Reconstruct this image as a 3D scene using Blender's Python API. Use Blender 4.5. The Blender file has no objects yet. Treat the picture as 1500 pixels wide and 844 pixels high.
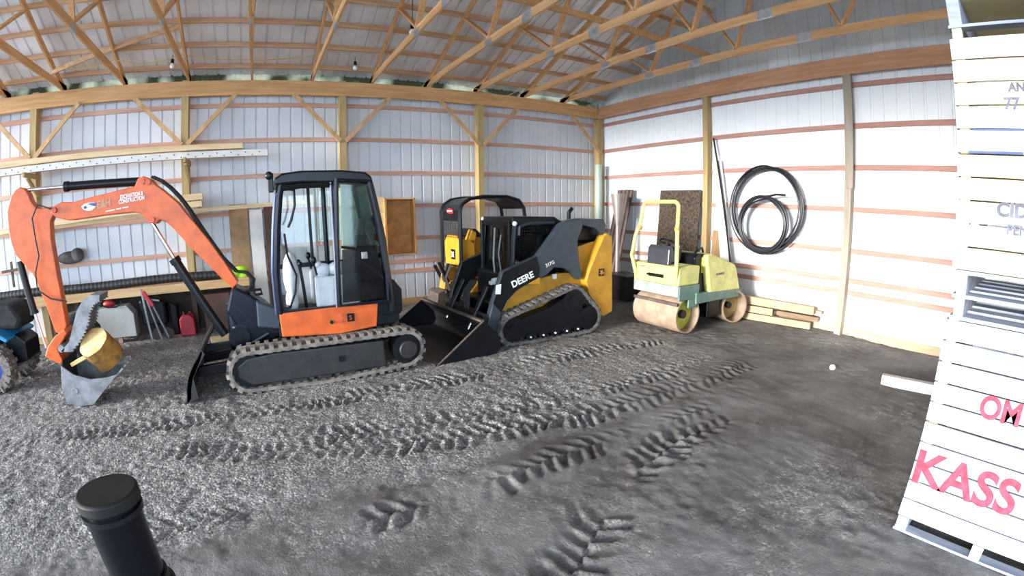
import bpy, math, random
import numpy as np
from mathutils import Vector, Matrix
random.seed(7); np.random.seed(7)
S = bpy.context.scene
COL = S.collection
PI = math.pi

# ------------------------------------------------------------------ camera (measured wide lens)
H, YAW, PIT, ROL = 2.009, 0.515634, 0.170859, -0.011847
F, K1, K2 = 682.906, 0.0802228, -0.0189263
RC = Matrix.Rotation(-YAW, 3, 'Z') @ Matrix.Rotation(PI/2-PIT, 3, 'X') @ Matrix.Rotation(ROL, 3, 'Z')
cd = bpy.data.cameras.new('camera'); cam = bpy.data.objects.new('camera', cd); COL.objects.link(cam)
cam.matrix_world = Matrix.Translation((0, 0, H)) @ RC.to_4x4()
cd.type = 'PANO'; cd.sensor_width = 36; cd.sensor_fit = 'HORIZONTAL'; cd.clip_start = 0.02
cc = cd if hasattr(cd, 'panorama_type') else cd.cycles
cc.panorama_type = 'FISHEYE_LENS_POLYNOMIAL'
cc.fisheye_fov = math.radians(179)
for i, v in enumerate([0, 0.0610493603247587, -3.9926610201173585e-06, -2.0719751209459186e-05, 5.279981157641109e-07]):
    setattr(cc, 'fisheye_polynomial_k%d' % i, -v)
S.camera = cam

def U(px, py, ax, val):
    """a measured pixel of the photograph -> the point of the plane ax=val it shows (used to take outlines)"""
    x = (px-750)/F; y = -(py-422)/F
    rd = math.hypot(x, y); th = rd
    for _ in range(30): th -= (th+K1*th**3+K2*th**5-rd)/(1+3*K1*th**2+5*K2*th**4)
    s = math.sin(th)/max(rd, 1e-9)
    d = RC @ Vector((x*s, y*s, -math.cos(th)))
    o = Vector((0, 0, H)); i = 'xyz'.index(ax)
    return o + d*((val-o[i])/d[i])
def UX(pts, y): return [(p.x, p.z) for p in (U(a, b, 'y', y) for a, b in pts)]     # outline in a plane facing the camera

# ------------------------------------------------------------------ view
S.view_settings.view_transform = 'Standard'; S.view_settings.look = 'None'
S.view_settings.gamma = 1; S.view_settings.use_curve_mapping = False
S.view_settings.exposure = 1.9
S.cycles.use_denoising = True
S.cycles.max_bounces = 10; S.cycles.diffuse_bounces = 6

# ------------------------------------------------------------------ materials
MATS = {}
def mat(name, col, rough=0.6, metal=0.0, var=0.12, scale=6, bump=0.0, col2=None, trans=0, stretch=(1, 1, 1), spec=0.5, detail=4, alpha=None):
    if name in MATS: return MATS[name]
    m = bpy.data.materials.new(name); m.use_nodes = True; N = m.node_tree; n = N.nodes; L = N.links
    b = n['Principled BSDF']
    b.inputs['Roughness'].default_value = rough; b.inputs['Metallic'].default_value = metal
    b.inputs['Specular IOR Level'].default_value = spec
    if trans: b.inputs['Transmission Weight'].default_value = trans
    tc = n.new('ShaderNodeTexCoord'); mp = n.new('ShaderNodeMapping'); mp.inputs['Scale'].default_value = stretch
    L.new(tc.outputs['Object'], mp.inputs['Vector'])
    t = n.new('ShaderNodeTexNoise'); t.inputs['Scale'].default_value = scale; t.inputs['Detail'].default_value = detail; t.inputs['Roughness'].default_value = 0.6
    L.new(mp.outputs['Vector'], t.inputs['Vector'])
    r = n.new('ShaderNodeValToRGB')
    c2 = col2 or tuple(c*(1-var*2.2) for c in col)
    r.color_ramp.elements[0].position = 0.36; r.color_ramp.elements[1].position = 0.62
    r.color_ramp.elements[0].color = (*c2, 1); r.color_ramp.elements[1].color = (*col, 1)
    L.new(t.outputs['Fac'], r.inputs['Fac']); L.new(r.outputs['Color'], b.inputs['Base Color'])
    if bump:
        bp = n.new('ShaderNodeBump'); bp.inputs['Strength'].default_value = bump; bp.inputs['Distance'].default_value = 0.01
        t2 = n.new('ShaderNodeTexNoise'); t2.inputs['Scale'].default_value = scale*6; t2.inputs['Detail'].default_value = 3
        L.new(mp.outputs['Vector'], t2.inputs['Vector']); L.new(t2.outputs['Fac'], bp.inputs['Height']); L.new(bp.outputs['Normal'], b.inputs['Normal'])
    MATS[name] = m; return m
def wood(name, col, ax='x', var=0.13, rough=0.75, col2=None, scale=5):
    st = {'x': (0.25, 3, 3), 'y': (3, 0.25, 3), 'z': (3, 3, 0.25)}[ax]
    return mat(name, col, rough, 0, var, scale, 0.15, col2, stretch=st)
def glass(name, col, a=0.55, rough=0.05):
    if name in MATS: return MATS[name]
    m = bpy.data.materials.new(name); m.use_nodes = True; N = m.node_tree; n = N.nodes; L = N.links
    out = n['Material Output']; n.remove(n['Principled BSDF'])
    tr = n.new('ShaderNodeBsdfTransparent'); tr.inputs[0].default_value = (*col, 1)
    gl = n.new('ShaderNodeBsdfGlossy'); gl.inputs['Roughness'].default_value = rough
    fr = n.new('ShaderNodeFresnel'); fr.inputs[0].default_value = 1.5
    nz = n.new('ShaderNodeTexNoise'); nz.inputs['Scale'].default_value = 3
    ma = n.new('ShaderNodeMath'); ma.operation = 'MULTIPLY_ADD'; ma.inputs[1].default_value = 0.04; L.new(nz.outputs['Fac'], ma.inputs[0]); L.new(fr.outputs[0], ma.inputs[2])
    mx = n.new('ShaderNodeMixShader'); L.new(ma.outputs[0], mx.inputs[0]); L.new(tr.outputs[0], mx.inputs[1]); L.new(gl.outputs[0], mx.inputs[2])
    L.new(mx.outputs[0], out.inputs[0]); MATS[name] = m; return m

W_BEAM = wood('beam_wood', (0.66, 0.37, 0.16), 'x', col2=(0.52, 0.27, 0.10))
W_BEAMY = wood('beam_wood_y', (0.62, 0.32, 0.17), 'y', col2=(0.5, 0.24, 0.12))
W_TRUSS = wood('truss_wood', (0.72, 0.42, 0.20), 'y', col2=(0.58, 0.31, 0.13))
W_PURL = wood('purlin_wood', (0.70, 0.45, 0.26), 'x', col2=(0.54, 0.31, 0.17))
W_GIRT = wood('girt_wood', (0.62, 0.36, 0.27), 'x', col2=(0.52, 0.28, 0.19))
W_GIRTY = wood('girt_wood_y', (0.50, 0.28, 0.23), 'y', col2=(0.40, 0.20, 0.15))
W_POST = wood('treated_post', (0.47, 0.34, 0.16), 'z', col2=(0.38, 0.26, 0.10))
W_POST2 = wood('weathered_post', (0.36, 0.31, 0.25), 'z', col2=(0.29, 0.24, 0.18))
W_BRACE = wood('brace_wood', (0.58, 0.37, 0.19), 'z', col2=(0.44, 0.26, 0.12))
W_SKIRT = wood('skirt_wood', (0.58, 0.38, 0.20), 'x', col2=(0.45, 0.28, 0.12))
W_PALE = wood('pale_plank', (0.72, 0.55, 0.34), 'x', col2=(0.60, 0.42, 0.22))
W_PLY = mat('plywood_brown', (0.36, 0.22, 0.11), 0.8, var=.15, scale=4)
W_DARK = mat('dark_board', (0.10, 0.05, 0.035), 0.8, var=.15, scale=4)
WHITEB = mat('white_board', (0.72, 0.70, 0.66), 0.7, var=.06, scale=4)
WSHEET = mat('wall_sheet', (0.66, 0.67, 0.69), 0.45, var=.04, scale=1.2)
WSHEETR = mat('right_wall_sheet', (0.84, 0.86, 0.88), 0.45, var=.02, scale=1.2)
RSHEET = mat('roof_sheet', (0.86, 0.88, 0.90), 0.4, 0.1, var=.10, scale=0.9)
GSHEET = mat('gable_sheet', (0.66, 0.72, 0.75), 0.5, 0.1, var=.10, scale=0.9)
GALV = mat('galvanised', (0.55, 0.57, 0.58), 0.4, 0.6, var=.12, scale=12)
ORANGE = mat('orange_paint', (0.66, 0.11, 0.012), 0.38, var=.14, scale=5)
ORANGED = mat('orange_weathered', (0.60, 0.10, 0.04), 0.5, var=.14, scale=7)
BLACK = mat('black_paint', (0.006, 0.007, 0.010), 0.35, var=.2, scale=6, spec=.3)
NAVYB = mat('cab_paint', (0.006, 0.008, 0.017), 0.25, var=.2, scale=6, spec=.35)
DKGREY = mat('dark_grey_steel', (0.020, 0.018, 0.018), 0.5, var=.2, scale=8, bump=.2)
GREY = mat('grey_steel', (0.26, 0.26, 0.27), 0.5, 0.3, var=.2, scale=8, bump=.2)
CHROME = mat('chrome', (0.75, 0.76, 0.80), 0.18, 0.95, var=.05)
RUBBER = mat('dusty_rubber', (0.22, 0.19, 0.16), 0.9, var=.25, scale=14, bump=.3, col2=(0.10, 0.085, 0.075))
RUBBERB = mat('black_rubber', (0.035, 0.033, 0.033), 0.85, var=.2, scale=14, bump=.2, col2=(0.018, 0.017, 0.017))
RUBBERG = mat('loader_track_rubber', (0.15, 0.14, 0.13), 0.85, var=.2, scale=14, bump=.3, col2=(0.05, 0.045, 0.04))
YELLOW = mat('deere_yellow', (0.56, 0.27, 0.022), 0.42, var=.12, scale=5)
YDARK = mat('deere_yellow_dull', (0.50, 0.26, 0.04), 0.5, var=.2, scale=6)
DGREEN = mat('charcoal_blue', (0.034, 0.048, 0.064), 0.35, var=.12, scale=5)
RYEL = mat('roller_yellow', (0.64, 0.61, 0.19), 0.45, var=.1, scale=5)
RYELD = mat('roller_yellow_deep', (0.55, 0.52, 0.06), 0.5, var=.15, scale=5)
RGREEN = mat('roller_green', (0.12, 0.21, 0.17), 0.5, var=.15, scale=5)
RGREY = mat('roller_deck_grey', (0.30, 0.33, 0.31), 0.5, var=.15, scale=5)
DRUM = mat('drum_steel', (0.42, 0.31, 0.22), 0.55, 0.25, var=.16, scale=5, col2=(0.30, 0.20, 0.14))
RUST = mat('rusty_steel', (0.11, 0.08, 0.065), 0.75, 0.2, var=.2, scale=8, bump=.2)
WHITEP = mat('white_paint', (0.80, 0.80, 0.80), 0.5, var=.04)
PALEG = mat('pale_grey_plastic', (0.55, 0.58, 0.60), 0.5, var=.1)
RED = mat('red_plastic', (0.42, 0.02, 0.03), 0.45, var=.15)
BLUEP = mat('blue_plastic', (0.02, 0.25, 0.55), 0.35, var=.15)
BLUED = mat('deep_blue', (0.02, 0.04, 0.30), 0.4, var=.15)
CREAML = wood('crate_lit_wood', (0.66, 0.65, 0.60), 'y', col2=(0.55, 0.54, 0.50), scale=3)  # brighter copy of the white crate wood: strong light on upper crates put into colour
CREAMW = wood('crate_white_wood', (0.44, 0.44, 0.46), 'y', col2=(0.25, 0.26, 0.31), scale=3)
CREAMY = wood('crate_yellow_wood', (0.74, 0.66, 0.42), 'y', col2=(0.66, 0.52, 0.27), scale=3)
CREAMB = wood('crate_blue_grey_wood', (0.36, 0.40, 0.47), 'y', col2=(0.19, 0.22, 0.30), scale=3)
INKR = mat('red_stencil', (0.42, 0.05, 0.09), 0.8, var=.25, scale=20)
INKD = mat('dark_stencil', (0.16, 0.16, 0.20), 0.8, var=.2, scale=20)
INKB = mat('blue_paint_edge', (0.08, 0.12, 0.38), 0.7, var=.2)
HIVIS = mat('hi_vis_cloth', (0.45, 0.85, 0.02), 0.6, var=.1)
GPIPE = mat('pale_green_pipe', (0.42, 0.52, 0.45), 0.5, var=.06)
TAN = mat('tan_panel', (0.62, 0.30, 0.09), 0.7, var=.15, scale=4)
CORD = mat('yellow_cord', (0.75, 0.55, 0.14), 0.6)
POLY = mat('black_poly_pipe', (0.016, 0.017, 0.024), 0.42, var=.1)
GLASSG = glass('green_tint_glass', (0.50, 0.66, 0.60))
GLASSD = glass('dark_tint_glass', (0.20, 0.25, 0.28))
BULB = mat('bulb_glass', (0.9, 0.9, 0.9), 0.2, var=.02)
LOGW = mat('fresh_cut_wood', (0.78, 0.55, 0.24), 0.75, var=.15, scale=9, col2=(0.50, 0.25, 0.06))
BARK = mat('bark', (0.46, 0.20, 0.025), 0.85, var=.3, scale=9, bump=.6, col2=(0.16, 0.09, 0.04))

# ------------------------------------------------------------------ mesh builder
ORG = {}
GM = [None]
class MB:
    def __init__(s, M=None): s.v = []; s.f = []; s.M = M or GM[0]
    def add(s, vs, fs):
        o = len(s.v)
        for v in vs:
            v = Vector(v); s.v.append(tuple(s.M @ v) if s.M else tuple(v))
        s.f += [tuple(i+o for i in f) for f in fs]
        return s
    def box(s, x0, x1, y0, y1, z0, z1):
        return s.add([(x0,y0,z0),(x1,y0,z0),(x1,y1,z0),(x0,y1,z0),(x0,y0,z1),(x1,y0,z1),(x1,y1,z1),(x0,y1,z1)],
                     [(0,3,2,1),(4,5,6,7),(0,1,5,4),(1,2,6,5),(2,3,7,6),(3,0,4,7)])
    def bar(s, a, b, w, h, up=(0,0,1)):
        a, b, up = Vector(a), Vector(b), Vector(up); d = (b-a).normalized()
        if abs(d.dot(up)) > .98: up = Vector((0,1,0))
        x = d.cross(up).normalized(); y = x.cross(d).normalized(); x *= w/2; y *= h/2
        return s.add([a-x-y,a+x-y,a+x+y,a-x+y,b-x-y,b+x-y,b+x+y,b-x+y],
                     [(0,3,2,1),(4,5,6,7),(0,1,5,4),(1,2,6,5),(2,3,7,6),(3,0,4,7)])
    def prism(s, pts, y0, y1, ax='y', y0b=None):
        """outline (u,v) pushed from y0 to y1 along ax; for ax='y' outline is (x,z); for 'x' it is (y,z); for 'z' (x,y)"""
        n = len(pts)
        def P(u, v, w): return {'y': (u, w, v), 'x': (w, u, v), 'z': (u, v, w)}[ax]
        vs = [P(u, v, y0) for u, v in pts] + [P(u, v, y1) for u, v in pts]
        return s.add(vs, [tuple(range(n)), tuple(reversed(range(n, 2*n)))] + [(i, i+n, (i+1) % n+n, (i+1) % n) for i in range(n)])
    def cyl(s, a, b, r, r2=None, n=20, cap=True):
        a, b = Vector(a), Vector(b); d = (b-a).normalized(); up = Vector((0,0,1)) if abs(d.z) < .9 else Vector((1,0,0))
        x = d.cross(up).normalized(); y = d.cross(x).normalized(); r2 = r if r2 is None else r2
        vs = [a+(x*math.cos(t)+y*math.sin(t))*r for t in (2*PI*i/n for i in range(n))] + [b+(x*math.cos(t)+y*math.sin(t))*r2 for t in (2*PI*i/n for i in range(n))]
        fs = [(i, (i+1) % n, (i+1) % n+n, i+n) for i in range(n)]
        if cap: fs += [tuple(reversed(range(n))), tuple(range(n, 2*n))]
        return s.add(vs, fs)
    def ring(s, a, b, ro, ri, n=28):
        """hollow drum"""
        a, b = Vector(a), Vector(b); d = (b-a).normalized(); up = Vector((0,0,1)) if abs(d.z) < .9 else Vector((1,0,0))
        x = d.cross(up).normalized(); y = d.cross(x).normalized(); vs = []
        for c, r in ((a, ro), (b, ro), (b, ri), (a, ri)): vs += [c+(x*math.cos(2*PI*i/n)+y*math.sin(2*PI*i/n))*r for i in range(n)]
        return s.add(vs, [(k*n+i, k*n+(i+1) % n, ((k+1) % 4)*n+(i+1) % n, ((k+1) % 4)*n+i) for k in range(4) for i in range(n)])
    def tube(s, pts, r, n=8, closed=False):
        P = [Vector(p) for p in pts]; m = len(P); vs = []; prev = None
        for i, p in enumerate(P):
            if closed: d = P[(i+1) % m]-P[i-1]
            else: d = P[min(i+1, m-1)]-P[max(i-1, 0)]
            d.normalize()
            if prev is None: prev = d.cross(Vector((0,0,1)) if abs(d.z) < .9 else Vector((1,0,0))).normalized()
            x = (prev-d*prev.dot(d)).normalized(); prev = x; y = d.cross(x)
            rr = r[i] if isinstance(r, (list, tuple)) else r
            vs += [p+(x*math.cos(2*PI*k/n)+y*math.sin(2*PI*k/n))*rr for k in range(n)]
        fs = []
        for i in range(m if closed else m-1):
            j = (i+1) % m
            fs += [(i*n+k, i*n+(k+1) % n, j*n+(k+1) % n, j*n+k) for k in range(n)]
        if not closed: fs += [tuple(reversed(range(n))), tuple(range((m-1)*n, m*n))]
        return s.add(vs, fs)
    def ball(s, c, rx, ry=None, rz=None, n=14):
        ry = ry or rx; rz = rz or rx; vs = []; m = n//2
        for i in range(1, m):
            a = PI*i/m
            vs += [(c[0]+rx*math.sin(a)*math.cos(2*PI*k/n), c[1]+ry*math.sin(a)*math.sin(2*PI*k/n), c[2]+rz*math.cos(a)) for k in range(n)]
        vs += [(c[0], c[1], c[2]+rz), (c[0], c[1], c[2]-rz)]; t = len(vs)-2
        fs = [(i*n+k, (i+1)*n+k, (i+1)*n+(k+1) % n, i*n+(k+1) % n) for i in range(m-2) for k in range(n)]
        fs += [(t, k, (k+1) % n) for k in range(n)] + [((m-2)*n+(k+1) % n, (m-2)*n+k, t+1) for k in range(n)]
        return s.add(vs, fs)
    def build(s, name, m, parent=None, bevel=0, smooth=False, solid=0):
        me = bpy.data.meshes.new(name)
        if parent is not None: org = ORG[parent.name]
        else:
            xs = np.array(s.v); org = Vector(((xs[:,0].min()+xs[:,0].max())/2, (xs[:,1].min()+xs[:,1].max())/2, xs[:,2].min()))
        me.from_pydata([tuple(Vector(v)-org) for v in s.v], [], s.f); me.update()
        import bmesh
        bm = bmesh.new(); bm.from_mesh(me); bmesh.ops.recalc_face_normals(bm, faces=bm.faces); bm.to_mesh(me); bm.free()
        o = bpy.data.objects.new(name, me); COL.objects.link(o); me.materials.append(m)
        ORG[o.name] = org
        if parent is not None: o.parent = parent
        else: o.location = org
        if smooth:
            for p in me.polygons: p.use_smooth = True
            try: me.set_sharp_from_angle(angle=math.radians(35))
            except Exception: pass
        if bevel:
            md = o.modifiers.new('bevel', 'BEVEL'); md.width = bevel; md.segments = 2; md.limit_method = 'ANGLE'; md.angle_limit = math.radians(40)
        return o
def empty(name, loc, label, cat, group=None):
    o = bpy.data.objects.new(name, None); COL.objects.link(o); o.location = loc; ORG[o.name] = Vector(loc); o.empty_display_size = .1
    return tag(o, label, cat, group)
def tag(o, label=None, cat=None, group=None, kind=None):
    if label: o['label'] = label
    if cat: o['category'] = cat
    if group: o['group'] = group
    if kind: o['kind'] = kind
    return o
def struct(o, label=None): o['kind'] = 'structure'; return o
def text(name, body, size, loc, x, up, m, parent, ext=0.0015, sx=1.0, shear=0, font_bold=0.0):
    c = bpy.data.curves.new(name+'_c', 'FONT'); c.body = body; c.size = size; c.extrude = ext; c.shear = shear; c.offset = font_bold
    t = bpy.data.objects.new('tmp', c); COL.objects.link(t)
    me = bpy.data.meshes.new_from_object(t.evaluated_get(bpy.context.evaluated_depsgraph_get())); bpy.data.objects.remove(t)
    x = Vector(x).normalized(); up = Vector(up); z = x.cross(up).normalized(); up = z.cross(x)
    R = Matrix((x*sx, up, z)).transposed().to_4x4(); me.transform(Matrix.Translation(Vector(loc)-ORG[parent.name]) @ R)
    me.materials.clear(); me.materials.append(m)
    o = bpy.data.objects.new(name, me); COL.objects.link(o); o.parent = parent; ORG[o.name] = ORG[parent.name]; return o
def hull(circles, n=40):
    P = sorted({(round(cx+r*math.cos(2*PI*i/n), 5), round(cz+r*math.sin(2*PI*i/n), 5)) for cx, cz, r in circles for i in range(n)})
    def half(ps):
        h = []
        for p in ps:
            while len(h) > 1 and (h[-1][0]-h[-2][0])*(p[1]-h[-2][1])-(h[-1][1]-h[-2][1])*(p[0]-h[-2][0]) <= 0: h.pop()
            h.append(p)
        return h
    a, b = half(P), half(P[::-1]); return a[:-1]+b[:-1]
def resample(h, step):
    P = [Vector(p) for p in h]; n = len(P); L = [0]
    for i in range(n): L.append(L[-1]+(P[(i+1) % n]-P[i]).length)
    m = int(round(L[-1]/step)); out = []; j = 0
    for k in range(m):
        s = L[-1]*k/m
        while L[j+1] < s: j += 1
        out.append(P[j].lerp(P[(j+1) % n], (s-L[j])/(L[j+1]-L[j])))
    return out
def belt(circles, y0, y1, pitch, lug, thick=.042, inner=.03):
    """rubber crawler belt: band, staggered outer lugs, inner drive lugs"""
    P = resample(hull(circles), pitch/4); P = P[:len(P)//4*4]; n = len(P); N = []
    for i in range(n):
        t = (P[(i+1) % n]-P[i-1]).normalized(); N.append(Vector((t.y, -t.x)))
    mb = MB(); ym = (y0+y1)/2
    def q(i, o, y): i %= n; return (P[i].x+N[i].x*o, y, P[i].y+N[i].y*o)
    vs = []
    for i in range(n): vs += [q(i, 0, y0), q(i, 0, y1), q(i, -thick, y1), q(i, -thick, y0)]
    mb.add(vs, [(i*4+k, ((i+1) % n)*4+k, ((i+1) % n)*4+(k+1) % 4, i*4+(k+1) % 4) for i in range(n) for k in range(4)])
    def lugbox(i, a, b, off, h, w=1.0):
        vs = []
        for j, o in ((i, 0), (i+2.0*w, 0)):
            j0 = int(j) % n
            for hh, ya, yb in ((off, a, b), (off+h, a+.012, b-.012)):
                vs += [q(j0, hh, ya), q(j0, hh, yb)]
        mb.add(vs, [(0,1,3,2),(4,6,7,5),(0,4,5,1),(2,3,7,6),(0,2,6,4),(1,5,7,3)])
    for i in range(0, n, 4):
        lugbox(i, y0, ym+.03, 0, lug); lugbox(i+2, ym-.03, y1, 0, lug)
        lugbox(i, ym-.05, ym+.05, -thick-inner, inner)
        lugbox(i+1, y0+.01, y0+.05, -thick-.012, .014)
    return mb

# ================================================================== THE SETTING
YB, XR = 9.735, 8.24           # inner planes of the sheet walls
XL, YF = -10.6, -2.55
ZB, ZT = 4.35, 4.68
RS, RZ0 = 0.385, 4.87          # roof underside of sheet: z = RZ0+RS*(9.6-Y), ridge at Y=3.6
YR = 3.6
def roofz(y): return RZ0+RS*(9.6-y) if y >= YR else RZ0+RS*(9.6-YR)-RS*(YR-y)

def ribbed(x0, x1, pitch=0.2286, rw=.030, d=.020):
    """section of sheet steel with narrow ribs pressed outwards"""
    p = []; x = x0
    while x < x1:
        p += [(x, 0), (x+pitch-rw*1.6, 0), (x+pitch-rw*1.15, d), (x+pitch-rw*.45, d)]; x += pitch
    p.append((min(x, x1+pitch), 0)); return p
def sheet(name, pts, m, f0, f1):
    mb = MB(); vs = [f0(u, w) for u, w in pts]+[f1(u, w) for u, w in pts]; n = len(pts)
    mb.add(vs, [(i, i+1, i+1+n, i+n) for i in range(n-1)]); return mb.build(name, m)
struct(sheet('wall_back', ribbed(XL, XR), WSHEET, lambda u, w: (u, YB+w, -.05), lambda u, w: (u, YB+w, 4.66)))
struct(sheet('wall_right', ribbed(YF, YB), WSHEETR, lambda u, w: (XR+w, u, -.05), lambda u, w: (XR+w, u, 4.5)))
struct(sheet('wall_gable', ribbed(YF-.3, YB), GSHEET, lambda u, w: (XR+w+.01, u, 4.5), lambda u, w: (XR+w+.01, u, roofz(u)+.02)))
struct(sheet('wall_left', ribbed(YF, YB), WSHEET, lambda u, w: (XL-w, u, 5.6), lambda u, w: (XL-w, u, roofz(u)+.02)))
struct(sheet('ceiling', ribbed(XL-.3, XR+.3, d=.022), RSHEET, lambda u, w: (u, 10.1, roofz(10.1)+w), lambda u, w: (u, YR, roofz(YR)+w)))
struct(sheet('ceiling_front', ribbed(XL-.3, XR+.3), RSHEET, lambda u, w: (u, YR, roofz(YR)+w), lambda u, w: (u, YF-.4, roofz(YF-.4)+w)))
struct(sheet('wall_front_added', ribbed(2.5, XR), WSHEET, lambda u, w: (u, YF-w, -.05), lambda u, w: (u, YF-w, 4.7)))  # unseen partial wall, added to cut the light on floor and machines
# translucent eave strip above the back beam
em = bpy.data.materials.new('eave_strip_plastic'); em.use_nodes = True; n = em.node_tree.nodes; L = em.node_tree.links; b = n['Principled BSDF']
tl = n.new('ShaderNodeBsdfTranslucent'); mx = n.new('ShaderNodeMixShader'); mx.inputs[0].default_value = .65
nz = n.new('ShaderNodeTexNoise'); nz.inputs['Scale'].default_value = 1.6; nz.inputs['Detail'].default_value = 1; cr = n.new('ShaderNodeValToRGB'); tcn = n.new('ShaderNodeTexCoord'); L.new(tcn.outputs['Object'], nz.inputs['Vector'])
cr.color_ramp.elements[0].position = .44; cr.color_ramp.elements[1].position = .58
cr.color_ramp.elements[0].color = (.03, .03, .015, 1); cr.color_ramp.elements[1].color = (.42, .40, .27, 1)
L.new(nz.outputs['Fac'], cr.inputs['Fac']); L.new(cr.outputs['Color'], b.inputs['Base Color']); L.new(cr.outputs['Color'], tl.inputs[0])
L.new(b.outputs[0], mx.inputs[1]); L.new(tl.outputs[0], mx.inputs[2]); L.new(mx.outputs[0], n['Material Output'].inputs[0])
struct(sheet('trim_eave', ribbed(XL, XR, .1), em, lambda u, w: (u, YB+w*.5, 4.66), lambda u, w: (u, YB+w*.5, 4.85)))

# ground: packed dirt and gravel with crawler prints
def vnoise(X, Y, sc, seed):
    r = np.random.RandomState(seed); G = r.rand(256, 256); x = X*sc+1000; y = Y*sc+1000
    xi = np.floor(x).astype(int); yi = np.floor(y).astype(int); fx = x-xi; fy = y-yi; fx = fx*fx*(3-2*fx); fy = fy*fy*(3-2*fy)
    g = lambda a, b: G[a % 256, b % 256]
    return (g(xi, yi)*(1-fx)+g(xi+1, yi)*fx)*(1-fy)+(g(xi, yi+1)*(1-fx)+g(xi+1, yi+1)*fx)*fy
ax_ = np.concatenate([np.linspace(-16, XL, 8)[:-1], np.linspace(XL, -6, 60)[:-1], np.arange(-6, 8.24, .0235), np.linspace(8.3, 16, 10)])
ay_ = np.concatenate([np.linspace(-18, -1.5, 40)[:-1], np.arange(-1.5, 9.74, .0235), np.linspace(9.8, 14, 8)])
GX, GY = np.meshgrid(ax_, ay_)
grav = np.clip(vnoise(GX, GY, .8, 1)*1.0+vnoise(GX, GY, 2.3, 2)*.7-.55, 0, 1)
# gravel lies thick in front of the machines, the drive way towards the right is packed smooth
side = np.clip((GY-(2.75+.10*GX)) / .9, 0, 1)*np.clip((6.4-GX)/2.2, 0, 1)
left = np.clip((1.0-GX)/2.5, 0, 1)*np.clip((GY-1.8)/1.5, .3, 1)
grav = np.clip(grav*.55+side*.7+left*.25-.16, 0, 1)
Z = (vnoise(GX, GY, .6, 3)-.5)*.035+(vnoise(GX, GY, 2.1, 4)-.5)*.022+(vnoise(GX, GY, 7, 5)-.5)*.010
clod = np.clip(vnoise(GX, GY, 1.3, 8)*1.8-.45, .15, 1)
Z += clod*((vnoise(GX, GY, 11, 9)-.5)*.020+(vnoise(GX, GY, 23, 10)-.5)*.014)
Z += ((vnoise(GX, GY, 19, 6)-.5)*.012+(vnoise(GX, GY, 40, 7)-.5)*.013)*(.2+.8*grav)
def prints(path, hw, pitch, amp, fill, seed, chev=.6, soft=.06):
    global Z, grav
    best = np.full(GX.shape, 1e9); along = np.zeros(GX.shape); s0 = 0; sd = np.zeros(GX.shape)
    for (x0, y0), (x1, y1) in zip(path, path[1:]):
        dx, dy = x1-x0, y1-y0; l = math.hypot(dx, dy); ux, uy = dx/l, dy/l
        t = np.clip((GX-x0)*ux+(GY-y0)*uy, 0, l); d = np.hypot(GX-x0-t*ux, GY-y0-t*uy); sg = (GX-x0)*(-uy)+(GY-y0)*ux
        m = d < best; best = np.where(m, d, best); along = np.where(m, s0+t, along); sd = np.where(m, sg, sd); s0 += l
    best = best+(vnoise(GX, GY, 3.5, seed+5)-.5)*.16+(vnoise(GX, GY, 12, seed+6)-.5)*.06
    w = np.clip((hw-best)/soft, 0, 1); ends = np.clip(along/.2, 0, 1)*np.clip((s0-along)/.2, 0, 1)
    w = w*ends*np.clip(vnoise(GX, GY, 1.9, seed)*2.6-.75, fill*.5, 1)*(.45+.8*vnoise(GX, GY, 9, seed+3))
    hw2 = 1
    ph = (along+np.where(sd > 0, pitch/2, 0)+chev*np.abs(sd)+(vnoise(GX, GY, 4, seed+1)-.5)*.11)/pitch*2*PI
    lug = np.clip(np.sin(ph)*1.6, -1, 1)*(.4+1.1*vnoise(GX, GY, 14, seed+7))
    Z = Z+w*(lug*amp-amp*.6)
prints([(-3.5, 5.0), (-.5, 4.95), (2.2, 4.95), (4.4, 4.95), (5.4, 4.7)], .18, .115, .022, .5, 11, .15)
prints([(-1.2, 4.35), (.2, 3.85), (1.6, 3.52), (2.9, 3.36), (4.6, 3.28), (5.6, 3.3)], .20, .13, .032, .6, 21, .2)
prints([(-.6, 4.4), (.8, 4.0), (2.2, 3.85), (3.6, 3.75), (5.2, 3.75)], .17, .12, .020, .3, 27, .2)
prints([(.3, 2.72), (.8, 2.72), (2.3, 2.84), (3.6, 2.75), (4.6, 2.6)], .19, .14, .026, .1, 31, .5)
prints([(.9, 1.35), (1.7, 1.9), (2.4, 2.25), (3.1, 2.45), (3.9, 2.35)], .21, .15, .030, .1, 45, -.5)
prints([(-1.3, 3.0), (-.7, 3.12), (-.1, 3.1)], .12, .12, .012, .2, 61, .9)
Z -= .03*np.exp(-((GY-(3.08+.02*GX))/.13)**2)*np.clip((GX+.5)/1, 0, 1)*np.clip((6-GX)/1, 0, 1)
Z -= .02*np.exp(-((GY-(2.45+.02*GX))/.2)**2)*np.clip((GX+.5)/1, 0, 1)*np.clip((7-GX)/1, 0, 1)
Z = np.where(GY < -1.5, -.02, Z)
Z = Z-.012
me = bpy.data.meshes.new('floor'); nx, ny = len(ax_), len(ay_)
co = np.stack([GX, GY, Z], -1).reshape(-1, 3).astype(np.float32)
idx = np.arange(nx*ny).reshape(ny, nx); q = np.stack([idx[:-1, :-1], idx[:-1, 1:], idx[1:, 1:], idx[1:, :-1]], -1).reshape(-1, 4)
me.vertices.add(len(co)); me.vertices.foreach_set('co', co.ravel())
me.loops.add(q.size); me.loops.foreach_set('vertex_index', q.ravel().astype(np.int32))
me.polygons.add(len(q)); me.polygons.foreach_set('loop_start', np.arange(0, q.size, 4, dtype=np.int32)); me.polygons.foreach_set('loop_total', np.full(len(q), 4, dtype=np.int32))
me.update(); me.validate()
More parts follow.
